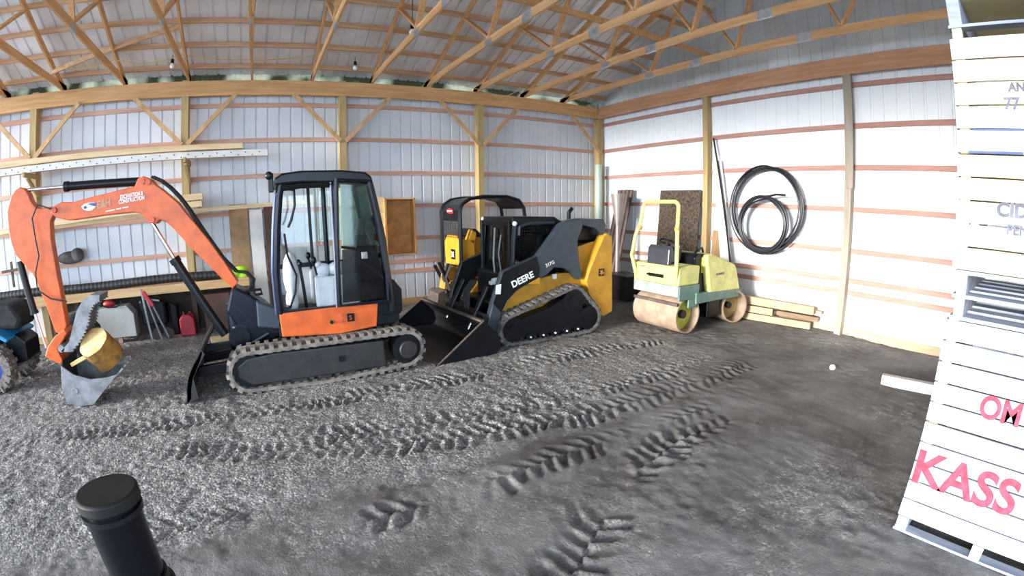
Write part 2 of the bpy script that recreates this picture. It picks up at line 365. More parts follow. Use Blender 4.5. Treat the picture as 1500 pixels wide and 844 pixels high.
at_ = me.attributes.new('gravel', 'FLOAT', 'POINT'); at_.data.foreach_set('value', grav.ravel().astype(np.float32))
me.polygons.foreach_set('use_smooth', np.ones(len(q), dtype=bool))
fl = bpy.data.objects.new('floor', me); COL.objects.link(fl); struct(fl)
gm = bpy.data.materials.new('gravel_ground'); gm.use_nodes = True; N = gm.node_tree; n = N.nodes; L = N.links; b = n['Principled BSDF']
b.inputs['Roughness'].default_value = .8; b.inputs['Specular IOR Level'].default_value = .35
tc = n.new('ShaderNodeTexCoord'); at = n.new('ShaderNodeAttribute'); at.attribute_name = 'gravel'
vo = n.new('ShaderNodeTexVoronoi'); vo.inputs['Scale'].default_value = 55; L.new(tc.outputs['Object'], vo.inputs['Vector'])
vo2 = n.new('ShaderNodeTexVoronoi'); vo2.inputs['Scale'].default_value = 95; L.new(tc.outputs['Object'], vo2.inputs['Vector'])
sep = n.new('ShaderNodeSeparateColor'); L.new(vo.outputs['Color'], sep.inputs[0])
r1 = n.new('ShaderNodeValToRGB'); r1.color_ramp.elements[0].color = (.105, .10, .098, 1); r1.color_ramp.elements[1].color = (.38, .36, .335, 1)
e = r1.color_ramp.elements.new(.55); e.color = (.19, .18, .172, 1); L.new(sep.outputs[0], r1.inputs[0])
nz = n.new('ShaderNodeTexNoise'); nz.inputs['Scale'].default_value = 1.1; nz.inputs['Detail'].default_value = 8; nz.inputs['Roughness'].default_value = .65; L.new(tc.outputs['Object'], nz.inputs['Vector'])
r2 = n.new('ShaderNodeValToRGB'); r2.color_ramp.elements[0].position = .35; r2.color_ramp.elements[1].position = .68
r2.color_ramp.elements[0].color = (.070, .060, .055, 1); r2.color_ramp.elements[1].color = (.185, .178, .172, 1); L.new(nz.outputs['Fac'], r2.inputs[0])
ng = n.new('ShaderNodeTexNoise'); ng.inputs['Scale'].default_value = 9; ng.inputs['Detail'].default_value = 5; L.new(tc.outputs['Object'], ng.inputs['Vector'])
ad = n.new('ShaderNodeMath'); ad.operation = 'ADD'; L.new(at.outputs['Fac'], ad.inputs[0]); L.new(ng.outputs['Fac'], ad.inputs[1])
mr = n.new('ShaderNodeMapRange'); mr.inputs['From Min'].default_value = .60; mr.inputs['From Max'].default_value = 1.15; L.new(ad.outputs[0], mr.inputs['Value'])
mx = n.new('ShaderNodeMix'); mx.data_type = 'RGBA'; L.new(mr.outputs[0], mx.inputs['Factor']); L.new(r2.outputs[0], mx.inputs['A']); L.new(r1.outputs[0], mx.inputs['B']); L.new(mx.outputs['Result'], b.inputs['Base Color'])
bp = n.new('ShaderNodeBump'); bp.inputs['Distance'].default_value = .010; bp.invert = True; L.new(vo.outputs['Distance'], bp.inputs['Height']); L.new(mr.outputs[0], bp.inputs['Strength'])
nf = n.new('ShaderNodeTexNoise'); nf.inputs['Scale'].default_value = 28; nf.inputs['Detail'].default_value = 6; nf.inputs['Roughness'].default_value = .7; L.new(tc.outputs['Object'], nf.inputs['Vector'])
b3 = n.new('ShaderNodeBump'); b3.inputs['Distance'].default_value = .02; b3.inputs['Strength'].default_value = .7; L.new(nf.outputs['Fac'], b3.inputs['Height']); L.new(b3.outputs[0], bp.inputs['Normal'])
b2 = n.new('ShaderNodeBump'); b2.inputs['Distance'].default_value = .004; b2.inputs['Strength'].default_value = .6; b2.invert = True; L.new(vo2.outputs['Distance'], b2.inputs['Height']); L.new(bp.outputs[0], b2.inputs['Normal']); L.new(b2.outputs[0], b.inputs['Normal'])
me.materials.append(gm)

# girts (wall rails), skirt boards, purlins: each run its own trim
ti = [0]
def trim(mb, m):
    ti[0] += 1; return struct(mb.build('trim_%d' % ti[0], m))
GZ = [0.732, 0.938, 1.436, 2.131, 2.827, 3.522, 4.218]
for z in GZ:
    trim(MB().box(XL, XR-.04, YB-.04, YB, z-.065, z+.02), W_GIRT)
    trim(MB().box(XR-.04, XR, YF, YB-.04, z-.065, z+.02), W_GIRTY)
struct(MB().box(XL, XR-.04, YB-.045, YB, -.1, .11).build('baseboard_back', W_SKIRT))
struct(MB().box(XR-.045, XR, YF, YB-.045, -.1, .11).build('baseboard_right', wood('skirt_y', (.46, .36, .25), 'y', col2=(.38, .28, .17))))
y = 9.42
while y > YR:
    z = roofz(y); trim(MB().add([(XL, y-.019, z-.089+.0), (XR, y-.019, z-.089), (XR, y+.019, z-.089-.0), (XL, y+.019, z-.089), (XL, y-.019, z+.003), (XR, y-.019, z+.003), (XR, y+.019, z-.006), (XL, y+.019, z-.006)],
        [(0,3,2,1),(4,5,6,7),(0,1,5,4),(1,2,6,5),(2,3,7,6),(3,0,4,7)]), W_PURL); y -= .583

# header beams
tag(MB().box(XL, 1.6, 9.53, 9.57, ZB, ZT-.03).box(XL, XR-.2, 9.49, 9.53, ZB, ZT-.04).build('header_beam', W_BEAM, bevel=.004), 'long orange-brown header beam along the top of the back wall', 'beam')
tag(MB().box(XR-.18, XR-.14, YF, 9.49, ZB, ZT-.02).build('header_beam', W_BEAMY, bevel=.004), 'reddish header beam along the top of the bright right-hand wall', 'beam')
# posts
pn = {-3: 'square timber post of the back wall, leftmost and far off', -2: 'timber post on the back wall at the far left under the plank rack', -1: 'timber post on the back wall behind the orange boom',
      0: 'timber post on the back wall rising behind the excavator cab roof', 1: 'timber post on the back wall behind the black roll bar', 2: 'corner timber post where the two walls meet'}
for k in (-2, -1, 0, 1, 2):
    x = 1.562+3.05*k+.02; 
    if k == 2: x = XR-.13
    m = MB().box(x-.07, x+.07, 9.55, YB-.04, -.1, ZB+.33 if k != 2 else ZB).box(x-.07, x+.07, 9.49, 9.55, -.1, ZB)
    tag(m.build('timber_post', W_POST, bevel=.004), pn[k], 'post', 'posts of the back wall')
for y, m_, lb in ((6.10, W_POST, 'timber post on the right wall beside the dark chip board'), (3.06, W_POST2, 'pale weathered post on the right wall beyond the hose coils'), (0.02, W_POST2, 'post of the right wall behind the crate stack')):
    mb = MB().box(XR-.18, XR-.04, y-.06, y+.06, -.1, ZB)
    if y == 3.06: mb.box(XR-.215, XR-.18, y-.10, y+.02, 2.45, ZB)
    tag(mb.build('timber_post', m_, bevel=.004), lb, 'post', 'posts of the right wall')
# knee braces
bl = {0: 'left', 1: 'right'}
where = {-2: 'post at the far left', -1: 'post behind the orange boom', 0: 'post behind the excavator cab', 1: 'post behind the roll bar', 2: 'corner post'}
for k in (-2, -1, 0, 1, 2):
    x = 1.562+3.05*k+.02 if k < 2 else XR-.13
    for sgn in (-1, 1):
        if k == 2 and sgn == 1: continue
        mb = MB().bar((x+sgn*.05, 9.473, 3.44), (x+sgn*.97, 9.473, 4.36), .038, .085, up=(0, 0, 1))
        tag(mb.build('knee_brace', W_BRACE), 'diagonal knee brace running up to the %s of the %s' % (bl[(sgn+1)//2], where[k]), 'brace', 'knee braces under the back beam')
# trusses
TX = [-6.4, -5.17, -3.93, -2.67, -1.41, -.2, .98, 2.19, 3.39, 4.58, 5.81, 6.98]
nth = ['first', 'second', 'third', 'fourth', 'fifth', 'sixth', 'seventh', 'eighth', 'ninth', 'tenth', 'eleventh', 'twelfth']
def truss(x, label):
    r = empty('roof_truss', (x, YR, ZT), label, 'truss', 'roof trusses')
    w = .038
    MB().box(x-w/2, x+w/2, YF, 9.72, ZT-.03, ZT+.10).build('bottom_chord', W_TRUSS, r, bevel=.003)
    o = .095
    for a, b in ((9.95, YR), (YF-.25, YR)):
        za, zb = roofz(a)-o, roofz(b)-o
        MB().add([(x-w/2, a, za-.13), (x+w/2, a, za-.13), (x+w/2, a, za), (x-w/2, a, za), (x-w/2, b, zb-.13), (x+w/2, b, zb-.13), (x+w/2, b, zb), (x-w/2, b, zb)],
                 [(0,3,2,1),(4,5,6,7),(0,1,5,4),(1,2,6,5),(2,3,7,6),(3,0,4,7)]).build('top_chord', W_TRUSS, r)
    zc = ZT+.08
    tz = lambda y: roofz(y)-.2
    for a, b in ((6.6, 7.55), (6.6, 5.55), (4.55, 5.55), (4.55, 3.62)):
        for s in (1, -1):
            ya, yb = (a, b) if s == 1 else (2*YR-a, 2*YR-b)
            MB().bar((x, ya, zc), (x, yb, tz(yb)), w, .088, up=(1, 0, 0)).build('web', W_TRUSS, r)
    for yy in (5.45, 3.28, 6.62):
        h = .13 if yy != 6.62 else .10
        MB().box(x-w/2-.002, x+w/2+.002, yy-.12, yy+.12, ZT-.032, ZT-.03+h).build('splice_plate', GALV, r)
    return r
TL = {-6.4: 'roof truss beyond the left edge of the beam', -5.17: 'roof truss over the left end of the plank rack', -3.93: 'roof truss crossing at the upper left corner', -2.67: 'roof truss landing on the beam left of the boom post',
 -1.41: 'roof truss beside the left hanging bulb', -.2: 'roof truss seen end on, running straight away overhead', .98: 'roof truss landing just left of the cab post', 2.19: 'roof truss landing right of the second bulb',
 3.39: 'roof truss landing between cab post and roll bar post', 4.58: 'roof truss landing above the roll bar post', 5.81: 'second roof truss out from the right wall', 6.98: 'roof truss nearest the bright right wall'}
for x in TX: truss(x, TL[x])
# lateral braces lying across the webs
tag(MB().box(-4, XR-.3, 5.66, 5.70, 5.02, 5.11).build('lateral_brace', W_TRUSS), 'long lateral brace running across all the trusses above the chords', 'brace')
tag(MB().bar((-3.95, 9.0, 4.86), (-1.4, 8.3, 5.28), .035, .09).build('wind_brace', W_PURL), 'slanting brace nailed under the purlins at upper left', 'brace')

# bulbs and cord
for (x, y, lb) in ((-1.65, 9.0, 'white bulb hanging above the orange boom'), (1.73, 9.0, 'white bulb hanging above the excavator cab'), (2.2, 6.9, 'white bulb hanging at the top edge between two trusses')):
    r = empty('light_bulb', (x, y, 4.74), lb, 'bulb', 'hanging light bulbs')
    MB().cyl((x, y, 4.84), (x, y, 4.92), .03).build('socket', BLACK, r)
    m = MB().ball((x, y, 4.79), .045).cyl((x, y, 4.82), (x, y, 4.85), .025); m.build('bulb', BULB, r, smooth=True)
    MB().cyl((x, y, 4.9), (x, y, roofz(y)-.09), .006, n=6).build('cord', BLACK, r)
def sag(a, b, d, n=12): return [tuple(Vector(a).lerp(Vector(b), i/n)-Vector((0, 0, 4*d*(i/n)*(1-i/n)))) for i in range(n+1)]
tag(MB().tube(sag((-3.9, 8.9, 4.95), (-2.7, 8.9, 4.95), .12)+sag((-2.7, 8.9, 4.95), (-1.5, 8.9, 4.97), .12)[1:]+sag((-1.5, 8.9, 4.97), (1.0, 8.9, 4.98), .13)[1:], .008, 6).build('extension_cord', CORD), 'thin yellow cord looping under the roof on the left', 'cord')
tag(MB().tube(sag((3.4, 8.9, 4.95), (4.5, 9.3, 4.66), .12)+[(5.0, 9.46, 4.45)]+sag((5.0, 9.46, 4.5), (5.6, 9.1, 4.85), .05)[1:], .008, 6).build('extension_cord', CORD), 'yellow cord dangling over the beam above the track loader', 'cord')

# ================================================================== EXCAVATOR
ex = empty('mini_excavator', (.6, 6.25, 0), 'orange mini excavator with black cab and raised boom, parked on gravel', 'excavator')
for y0, y1 in ((5.495, 5.80), (6.7, 7.0)):
    b = belt([(-.345, .27, .245), (1.575, .29, .235), (.6, .25, .25)], y0, y1, .108, .036)
    b.build('track', RUBBER, ex)
    fr = MB().prism([(-.34, .09), (1.32, .09), (1.30, .43), (-.05, .45), (-.36, .42), (-.48, .34), (-.48, .2)], y0+.03, y1-.03)
    fo = fr.build('track_frame', DKGREY, ex, bevel=.02)
    MB().box(.72, .80, y0+.018, y0+.032, .24, .31).build('bolt_cover', BLACK, fo)
    MB().cyl((1.60, y0+.01, .28), (1.60, y1-.01, .28), .19, n=28).build('sprocket', BLACK, ex, smooth=True)
    MB().cyl((1.60, y0-.03, .28), (1.60, y0+.02, .28), .115, n=28).build('hub', DKGREY, ex, smooth=True, bevel=.01)
    MB().cyl((-.345, y0+.04, .27), (-.345, y1-.04, .27), .2, n=28).build('idler', BLACK, ex, smooth=True)
    for xx in (-.05, .25, .55, .85, 1.15):
        MB().cyl((xx, y0+.04, .105), (xx, y1-.04, .105), .07, n=16).build('roller', DKGREY, ex, smooth=True)
MB().box(-.1, 1.3, 5.8, 6.7, .22, .44).cyl((.6, 6.25, .4), (.6, 6.25, .6), .42, n=32).build('undercarriage', BLACK, ex)
# dozer blade
bp_ = [(-1.17, .0), (-1.12, .06), (-1.10, .16), (-1.06, .30), (-.99, .42), (-.90, .54), (-.86, .60), (-.84, .58), (-.87, .50), (-.94, .38), (-1.0, .28), (-1.04, .16), (-1.06, .05), (-1.12, -.005)]
MB().prism(bp_, 5.48, 7.0).build('dozer_blade', DKGREY, ex, bevel=.006)
MB().prism([(-1.12, .0), (-.98, .05), (-1.0, .30), (-.82, .55), (-.86, .62), (-1.0, .42), (-1.10, .2)], 5.48, 5.50).build('blade_end_plate', DKGREY, ex)
MB().prism([(-1.12, .0), (-.98, .05), (-1.0, .30), (-.82, .55), (-.86, .62), (-1.0, .42), (-1.10, .2)], 6.98, 7.0).build('blade_end_plate', DKGREY, ex)
MB().bar((-1.0, 5.95, .22), (0, 5.95, .28), .08, .12).bar((-1.0, 6.55, .22), (0, 6.55, .28), .08, .12).bar((-.95, 6.25, .42), (-.1, 6.25, .46), .09, .09).build('blade_arm', BLACK, ex, bevel=.01)
# upper structure
deck = MB().prism([(.06, .60), (1.5, .60), (1.56, .64), (1.56, .72), (.06, .72)], 5.66, 6.98).build('deck_plate', BLACK, ex, bevel=.01)
sp = UX([(409, 460), (414, 494), (500, 489), (552, 478), (554, 444), (490, 450)], 5.62)
side = MB().prism(sp, 5.62, 5.70).build('side_panel', ORANGE, ex, bevel=.012)
q = U(486, 472, 'y', 5.615); MB().cyl((q.x, 5.60, q.z), (q.x, 5.63, q.z), .022).build('panel_lock', BLACK, side)
q = U(514, 465, 'y', 5.615); MB().box(q.x-.045, q.x+.045, 5.612, 5.62, q.z-.05, q.z+.05).build('warning_sticker', BLACK, side)
text('sticker_mark', 'S', .075, (q.x-.022, 5.609, q.z-.027), (1, 0, 0), (0, 0, 1), ORANGE, side)
for zz in (.03, -.045):
    q2 = U(499, 466, 'y', 5.615); MB().cyl((q2.x, 5.605, q2.z+zz), (q2.x, 5.625, q2.z+zz), .018).build('panel_bolt', ORANGED, side, smooth=True)
MB().prism([(1.14, .62), (1.50, .62), (1.62, .75), (1.62, 1.02), (1.52, 1.15), (1.30, 1.2), (1.14, 1.0)], 5.68, 6.98).build('counterweight', BLACK, ex, bevel=.03)
MB().prism([(.30, .72), (1.5, .72), (1.5, 1.20), (1.2, 1.28), (.45, 1.05), (.30, .95)], 6.70, 6.99).build('engine_hood', ORANGE, ex, bevel=.03)
MB().box(.15, 1.2, 5.72, 6.66, .72, .80).build('cab_floor', mat('muddy_floor', (.20, .15, .09), .9, var=.2), ex)
# cab: frame members
Yn, Yf = 5.66, 6.62
FB, FT = (.15, .90), (.17, 2.42)
MBt = MB
def pillar(name, pts, r, m, y): return MB().tube([(x, y, z) for x, z in pts], r, 10).build(name, m, ex, smooth=True)
FP = [(p[0]-.0, p[1]) for p in UX([(411, 460), (405, 400), (406, 330), (409, 285), (413, 262)], Yn)]
pillar('front_pillar', FP, .045, NAVYB, Yn)
pillar('front_pillar', FP, .045, NAVYB, Yf)
MB().tube([(x-.045, Yn-.01, z) for x, z in FP[:4]], .020, 10).build('pillar_highlight', mat('highlight_metal', (.16, .18, .28), .2, .8), ex, smooth=True)  # thin bluish strip standing in for the highlight along the front pillar
for y in (Yn, Yf):
    RP = UX([(577, 455), (572, 420), (562, 350), (550, 295), (543, 268)], Yn)
    MB().tube([(x-.02, y, z) for x, z in RP], .05, 8).build('rear_pillar', NAVYB, ex, smooth=True)
    BP = UX([(498, 450), (494, 380), (489, 300), (487, 262)], Yn)
    MB().tube([(x, y, z) for x, z in BP], .032, 8).build('middle_pillar', NAVYB, ex, smooth=True)
mid = UX([(494, 450), (491, 380), (486, 300), (484, 264)], 5.62)
MB().tube([(x, 5.62, z) for x, z in mid], .014, 8).build('door_seal', mat('seal_grey', (.16, .17, .22), .4), ex, smooth=True)
rf = UX([(402, 272), (401, 262), (412, 254), (440, 250), (500, 249), (535, 252), (544, 258), (547, 270), (520, 268), (440, 268)], 5.62)
MB().prism(rf, 5.60, 6.68).build('cab_roof', BLACK, ex, bevel=.025)
MB().tube([(p[0], 5.64, p[1]) for p in UX([(414, 276), (440, 272), (486, 270)], 5.64)], .035, 8).build('door_header', BLACK, ex, smooth=True)
MB().prism([(.12, .86), (1.5, .86), (1.5, .91), (.12, .91)], 5.63, 5.70).box(.12, .20, 5.66, 6.62, .72, .95).build('cab_sill', BLACK, ex, bevel=.01)
MB().box(.15, 1.35, 6.60, 6.64, .72, 1.32).build('far_side_panel', PALEG, ex)
MB().box(.15, 1.45, 6.59, 6.65, 1.30, 1.36).build('far_window_rail', BLACK, ex)
MB().bar((.62, 6.62, 1.3), (.60, 6.62, 2.42), .04, .04).build('far_window_divider', BLACK, ex)
MB().box(.14, 1.30, 6.612, 6.618, 1.34, 2.42).build('far_window', glass('clear_glass', (.9, .95, .93)), ex)
MB().prism([(1.50, .95), (1.52, .95), (1.25, 2.4), (1.23, 2.4)], 5.72, 6.56).build('rear_window', GLASSG, ex)
# rear quarter: latched open door
dq = UX([(497, 448), (492, 262), (540, 266), (553, 320), (566, 400), (568, 440)], 5.60)
door = empty('cab_door', (0, 0, 0), '', ''); 
for k in ('label', 'category'):
    if k in door: del door[k]
door.parent = ex; ORG[door.name] = ORG[ex.name]; ORG['cab_door'] = ORG[ex.name]
D3 = [(x, 5.585, z) for x, z in dq]
MB().tube(D3, .030, 8, closed=True).build('door_frame', NAVYB, door, smooth=True)
g1 = UX([(501, 360), (498, 270), (536, 272), (545, 320), (551, 360)], 5.585)
MB().prism(g1, 5.582, 5.588).build('upper_pane', GLASSG, door)
g2 = UX([(501, 366), (551, 362), (560, 400), (563, 436), (502, 444)], 5.585)
MB().prism(g2, 5.582, 5.588).build('lower_pane', GLASSD, door)
MB().tube([(p[0], 5.575, p[1]) for p in UX([(500, 362), (525, 365), (551, 360)], 5.575)], .016, 8).tube([(p[0], 5.575, p[1]) for p in UX([(520, 380), (545, 392), (562, 408)], 5.575)], .014, 8).build('door_bar', BLACK, door, smooth=True)
q = U(534, 374, 'y', 5.57); MB().box(q.x-.035, q.x+.035, 5.55, 5.585, q.z-.04, q.z+.04).box(q.x-.02, q.x+.02, 5.545, 5.552, q.z-.02, q.z+.02).build('door_handle', GREY, door, bevel=.008)
# cab interior
MB().prism([(.62, .95), (1.12, .95), (1.14, 1.10), (1.16, 1.12), (.64, 1.10)], 5.90, 6.40).prism([(1.02, 1.08), (1.16, 1.10), (1.26, 1.72), (1.14, 1.74)], 5.93, 6.37).build('seat', BLACK, ex, bevel=.03)
MB().prism([(1.12, 1.70), (1.24, 1.70), (1.27, 1.92), (1.17, 1.92)], 6.0, 6.3).build('headrest', mat('seat_fabric', (.06, .04, .07), .8), ex, bevel=.02)
for y_ in (5.74, 6.44): MB().box(.55, 1.1, y_, y_+.12, .80, 1.26).build('arm_console', PALEG, ex, bevel=.03)
MB().ball((.66, 5.80, 1.33), .10, .06, .09).ball((.60, 5.80, 1.40), .05).ball((.84, 5.8, 1.34), .13, .07, .09).build('armrest', PALEG, ex, smooth=True)
for xx, yy in ((.45, 6.0), (.45, 6.3)):
    MB().tube([(xx, yy, .8), (xx-.02, yy, 1.1), (xx-.05, yy, 1.38)], .012, 8).ball((xx-.05, yy, 1.41), .03).build('travel_lever', BLACK, ex, smooth=True)
for yy in (5.78, 6.5):
    MB().tube([(.58, yy, 1.28), (.55, yy, 1.42)], .014, 8).ball((.55, yy, 1.46), .034, .034, .05).build('joystick', BLACK, ex, smooth=True)
MB().ball((.27, 5.86, 1.30), .10, .08, .28).ball((.26, 5.86, .98), .08, .08, .16).build('pale_wrap', PALEG, ex, smooth=True)
MB().tube([(.22, 5.74, .92), (.30, 5.74, 1.1), (.33, 5.74, 1.30), (.24, 5.74, 1.55), (.22, 5.74, 1.8)], .013, 8).build('grab_rail', BLACK, ex, smooth=True)
MB().tube([(.24, 5.74, 2.32), (.36, 5.76, 2.3), (.36, 5.76, 2.12), (.31, 5.76, 1.95), (.27, 5.76, 1.87)], .016, 8).build('coiled_cable', BLACK, ex, smooth=True)
MB().box(.06, .12, 5.62, 5.68, 2.28, 2.50).ball((.07, 5.63, 2.47), .045, .04, .05).build('work_lamp', BLACK, ex, bevel=.01)
MB().prism([(1.02, 1.48), (1.15, 1.45), (1.35, 1.62), (1.30, 1.70)], 6.2, 6.3).build('orange_cover', ORANGE, ex)
# swing post and front hood
MB().prism(UX([(388, 445), (368, 432), (345, 420), (338, 425), (332, 455), (342, 470), (352, 490), (360, 500), (395, 500), (412, 492), (409, 462)], 6.0), 5.95, 6.35).build('swing_bracket', NAVYB, ex, bevel=.03)
MB().prism(UX([(375, 442), (405, 452), (412, 470), (412, 482), (378, 480)], 5.80), 5.80, 5.95).build('front_cover', DGREEN, ex, bevel=.02)
MB().cyl((-.43, 5.88, .60), (-.43, 6.42, .60), .13, n=24).cyl((-.45, 6.15, .40), (-.45, 6.15, .98), .12, n=24).build('swing_pin', NAVYB, ex, smooth=True)
MB().tube([(p.x, 5.9, p.z) for p in (U(370, 425, 'y', 5.9), U(382, 424, 'y', 5.9), U(384, 430, 'y', 5.9), U(374, 432, 'y', 5.9))], .018, 8, closed=True).build('step_loop', BLACK, ex, smooth=True)
MB().tube([(p.x, 5.92, p.z) for p in (U(353, 512, 'y', 5.92), U(394, 488, 'y', 5.92))], .035, 10).build('hydraulic_ram', BLACK, ex, smooth=True)
# boom
BY0, BY1 = 6.03, 6.23
bo = UX([(349, 414), (328, 382), (307, 353), (290, 332), (272, 311), (261, 297), (248, 286), (236, 276), (227, 270), (221, 262), (210, 258), (202, 261), (197, 273), (180, 277), (160, 282), (133, 289), (107, 296), (90, 296), (78, 302), (74, 312), (82, 319), (101, 323), (125, 320), (149, 316), (175, 313), (197, 311), (206, 313), (212, 319), (219, 327), (228, 328), (234, 322), (243, 325), (255, 336), (265, 347), (277, 361), (292, 375), (307, 390), (325, 408), (341, 423)], BY0)
boom = MB().prism(bo, BY0, BY1).build('boom', ORANGE, ex, bevel=.012)
for (a, b) in ((209, 266), (217, 267), (223, 322), (80, 308)):
    q = U(a, b, 'y', BY0); MB().cyl((q.x, BY0-.03, q.z), (q.x, BY1+.03, q.z), .033, n=16).build('pivot_pin', ORANGED, boom, smooth=True)
# lettering on the boom
def line_on(p0, p1, y): a = U(*p0, 'y', y); b = U(*p1, 'y', y); return a, (b-a)
a, d = line_on((176, 292), (222, 283), BY0-.004); text('lettering', 'EXCAVATION &', .066, a, d, (0, 0, 1), WHITEP, boom, shear=.2, sx=.60, font_bold=.0015)
a, d = line_on((174, 299), (223, 290), BY0-.004); text('lettering', 'CONSTRUCTION', .066, a, d, (0, 0, 1), WHITEP, boom, shear=.2, sx=.62, font_bold=.0015)
DECT = mat('worn_decal', (.55, .28, .16), .6)
a, d = line_on((142, 306), (173, 298), BY0-.003)
text('decal', 'E&H', .12, a, d, (0, 0, 1), DECT, boom, shear=.25, sx=.8, font_bold=.004)
a, d = line_on((155, 310), (188, 303), BY0-.003); dn = d.normalized(); MB().bar(a, a+d*.4, .004, .012, up=(0, 0, 1)).bar(a+d*.46, a+d*.68, .004, .012).bar(a+d*.74, a+d, .004, .012).build('decal', WHITEP, boom)
lg = UX([(119, 303), (123, 299), (130, 297), (141, 297), (140, 303), (135, 308), (128, 309), (122, 307)], BY0)
MB().prism(lg, BY0-.004, BY0).build('emblem', WHITEP, boom)
MB().prism(UX([(128, 298.5), (141, 297), (140, 302.5), (134, 301)], BY0), BY0-.007, BY0-.003).prism(UX([(122, 303), (126, 301.5), (128, 305), (124, 306.5)], BY0), BY0-.007, BY0-.003).build('emblem_mark', BLUED, boom)
# hose over the boom
hp = [(222, 262), (236, 268), (248, 277), (262, 291), (275, 308), (300, 345), (325, 380), (345, 400), (360, 402), (370, 412), (366, 428), (352, 432)]
for dy, dp in ((.06, 0), (.12, 3)):
    MB().tube([(p.x, BY0+dy, p.z+.015) for p in (U(a+dp, b-1, 'y', BY0+dy) for a, b in hp)], .018, 8).build('hydraulic_hose', RUBBERB, ex, smooth=True)
# rams
def ram(name, a, b, frac, r1, r2, y, parent, flip=False):
    A = U(*a, 'y', y); B = U(*b, 'y', y); M_ = A.lerp(B, frac); r = MB().cyl(A, M_, r2, n=16).build('rod', CHROME, parent, smooth=True)
    MB().cyl(M_, B, r1, n=20).cyl(M_, M_.lerp(B, .06), r1*1.2, n=20).build(name, BLACK, parent, smooth=True)
ram('arm_ram', (35, 279), (204, 266), .37, .052, .022, 6.13, ex)
ram('boom_ram', (221, 323), (330, 490), .32, .058, .028, 6.13, ex)
ram('bucket_ram', (68, 510), (29, 383), .40, .048, .02, 6.13, ex)
# stick
st = UX([(27, 274), (34, 276), (39, 283), (44, 295), (52, 305), (62, 305), (72, 303), (78, 312), (72, 325), (73, 350), (80, 390), (89, 438), (96, 478), (91, 492), (80, 488), (67, 452), (53, 416), (45, 400), (30, 384), (21, 374), (14, 355), (10, 335), (8, 310), (14, 288), (20, 279)], BY0)
stick = MB().prism(st, BY0+.03, BY1-.03).build('stick', ORANGE, ex, bevel=.012)
MB().tube([(p.x, 5.98, p.z) for p in (U(a, b, 'y', 5.98) for a, b in [(74, 306), (55, 300), (47, 320), (52, 350), (57, 375), (52, 400), (55, 425), (75, 438), (98, 442)])], .010, 8).build('hydraulic_hose', RUBBERB, stick, smooth=True)
MB().prism(UX([(66, 522), (70, 508), (80, 493), (94, 482), (98, 488), (92, 500), (84, 512), (92, 528), (90, 534), (76, 528)], 6.0), 5.99, 6.26).build('bucket_link', ORANGE, ex, bevel=.012)
q = U(91, 510, 'y', 5.97); MB().cyl((q.x, 5.93, q.z), (q.x, 6.32, q.z), .045, n=16).build('link_pin', GREY, ex, smooth=True)
# thumb with teeth
th_l = [(90, 515), (102, 500), (107, 480), (113, 455), (121, 441), (132, 432), (147, 432)]
th_r = [(146, 440), (136, 446), (131, 458), (129, 472), (123, 488), (115, 502), (104, 515)]
rr = []
for i in range(len(th_r)-1):
    p, q_ = Vector(th_r[i]), Vector(th_r[i+1])
    for k in range(3):
        rr.append(tuple(p.lerp(q_, k/3))); rr.append(tuple(p.lerp(q_, (k+.55)/3)+Vector((3.2, 1.0))))
rr.append(th_r[-1])
ths = UX(th_l+rr, 5.95)
MB().prism(ths, 5.93, 5.96).prism(ths, 6.24, 6.27).prism(UX(th_l+th_r, 5.96), 5.96, 6.24).build('thumb', GREY, ex)
# bucket
KY0, KY1 = 5.80, 6.36
bs = UX([(89, 536), (107, 549), (133, 556), (158, 553), (172, 549), (150, 576), (137, 593), (115, 596), (98, 590), (91, 570)], KY0)

sh = UX([(89, 532), (90, 560), (97, 588), (115, 595), (137, 592), (172, 549)], KY0); si = [(x+.02, z+.022) for x, z in sh]
bk = MB().prism(sh+si[::-1], KY0+.02, KY1-.02).build('bucket', DKGREY, ex)
for y_ in (KY0, KY1-.025): MB().prism(bs, y_, y_+.025).build('bucket_cheek', GREY, bk, bevel=.004)
q = U(110, 573, 'y', KY0); MB().cyl((q.x, KY0-.012, q.z), (q.x, KY0, q.z), .045).build('wear_boss', GREY, bk, bevel=.004)
lip = U(172, 549, 'y', KY0)
for i in range(4):
    yy = KY0+.06+i*(KY1-KY0-.12)/3; MB().bar((lip.x-.02, yy, lip.z-.02), (lip.x+.07, yy, lip.z+.06), .05, .022).build('tooth', GREY, bk)

# log in the bucket
a = U(134, 502, 'y', 5.88); b_ = U(162, 542, 'y', 5.98)
a = Vector((a.x, 5.93, a.z)); b_ = Vector((b_.x, 6.25, b_.z)); d = (b_-a).normalized(); up = Vector((0, 1, 0)); xx = d.cross(up).normalized(); yy = d.cross(xx)
lgr = empty('wood_log', tuple(b_), 'short yellow-brown stump of wood held in the excavator bucket', 'log')
nn = 40; vs = []; fs = []; R0 = .205
prof = [R0*(1+.03*math.sin(3*2*PI*i/nn+1)+.02*math.sin(7*2*PI*i/nn)) for i in range(nn)]
rings = [0, .04, .1, .18, .26, .34]
for t in rings:
    for i in range(nn):
        an = 2*PI*i/nn; rad = prof[i]*(1+.02*math.sin(t*30+i))*(1+t*.15)
        vs.append(a+d*t+(xx*math.cos(an)+yy*math.sin(an))*rad)
for k in range(len(rings)-1): fs += [(k*nn+i, k*nn+(i+1) % nn, (k+1)*nn+(i+1) % nn, (k+1)*nn+i) for i in range(nn)]
fs += [tuple(range((len(rings)-1)*nn, len(rings)*nn))]
MB().add(vs, fs).build('bark', BARK, lgr, smooth=True)
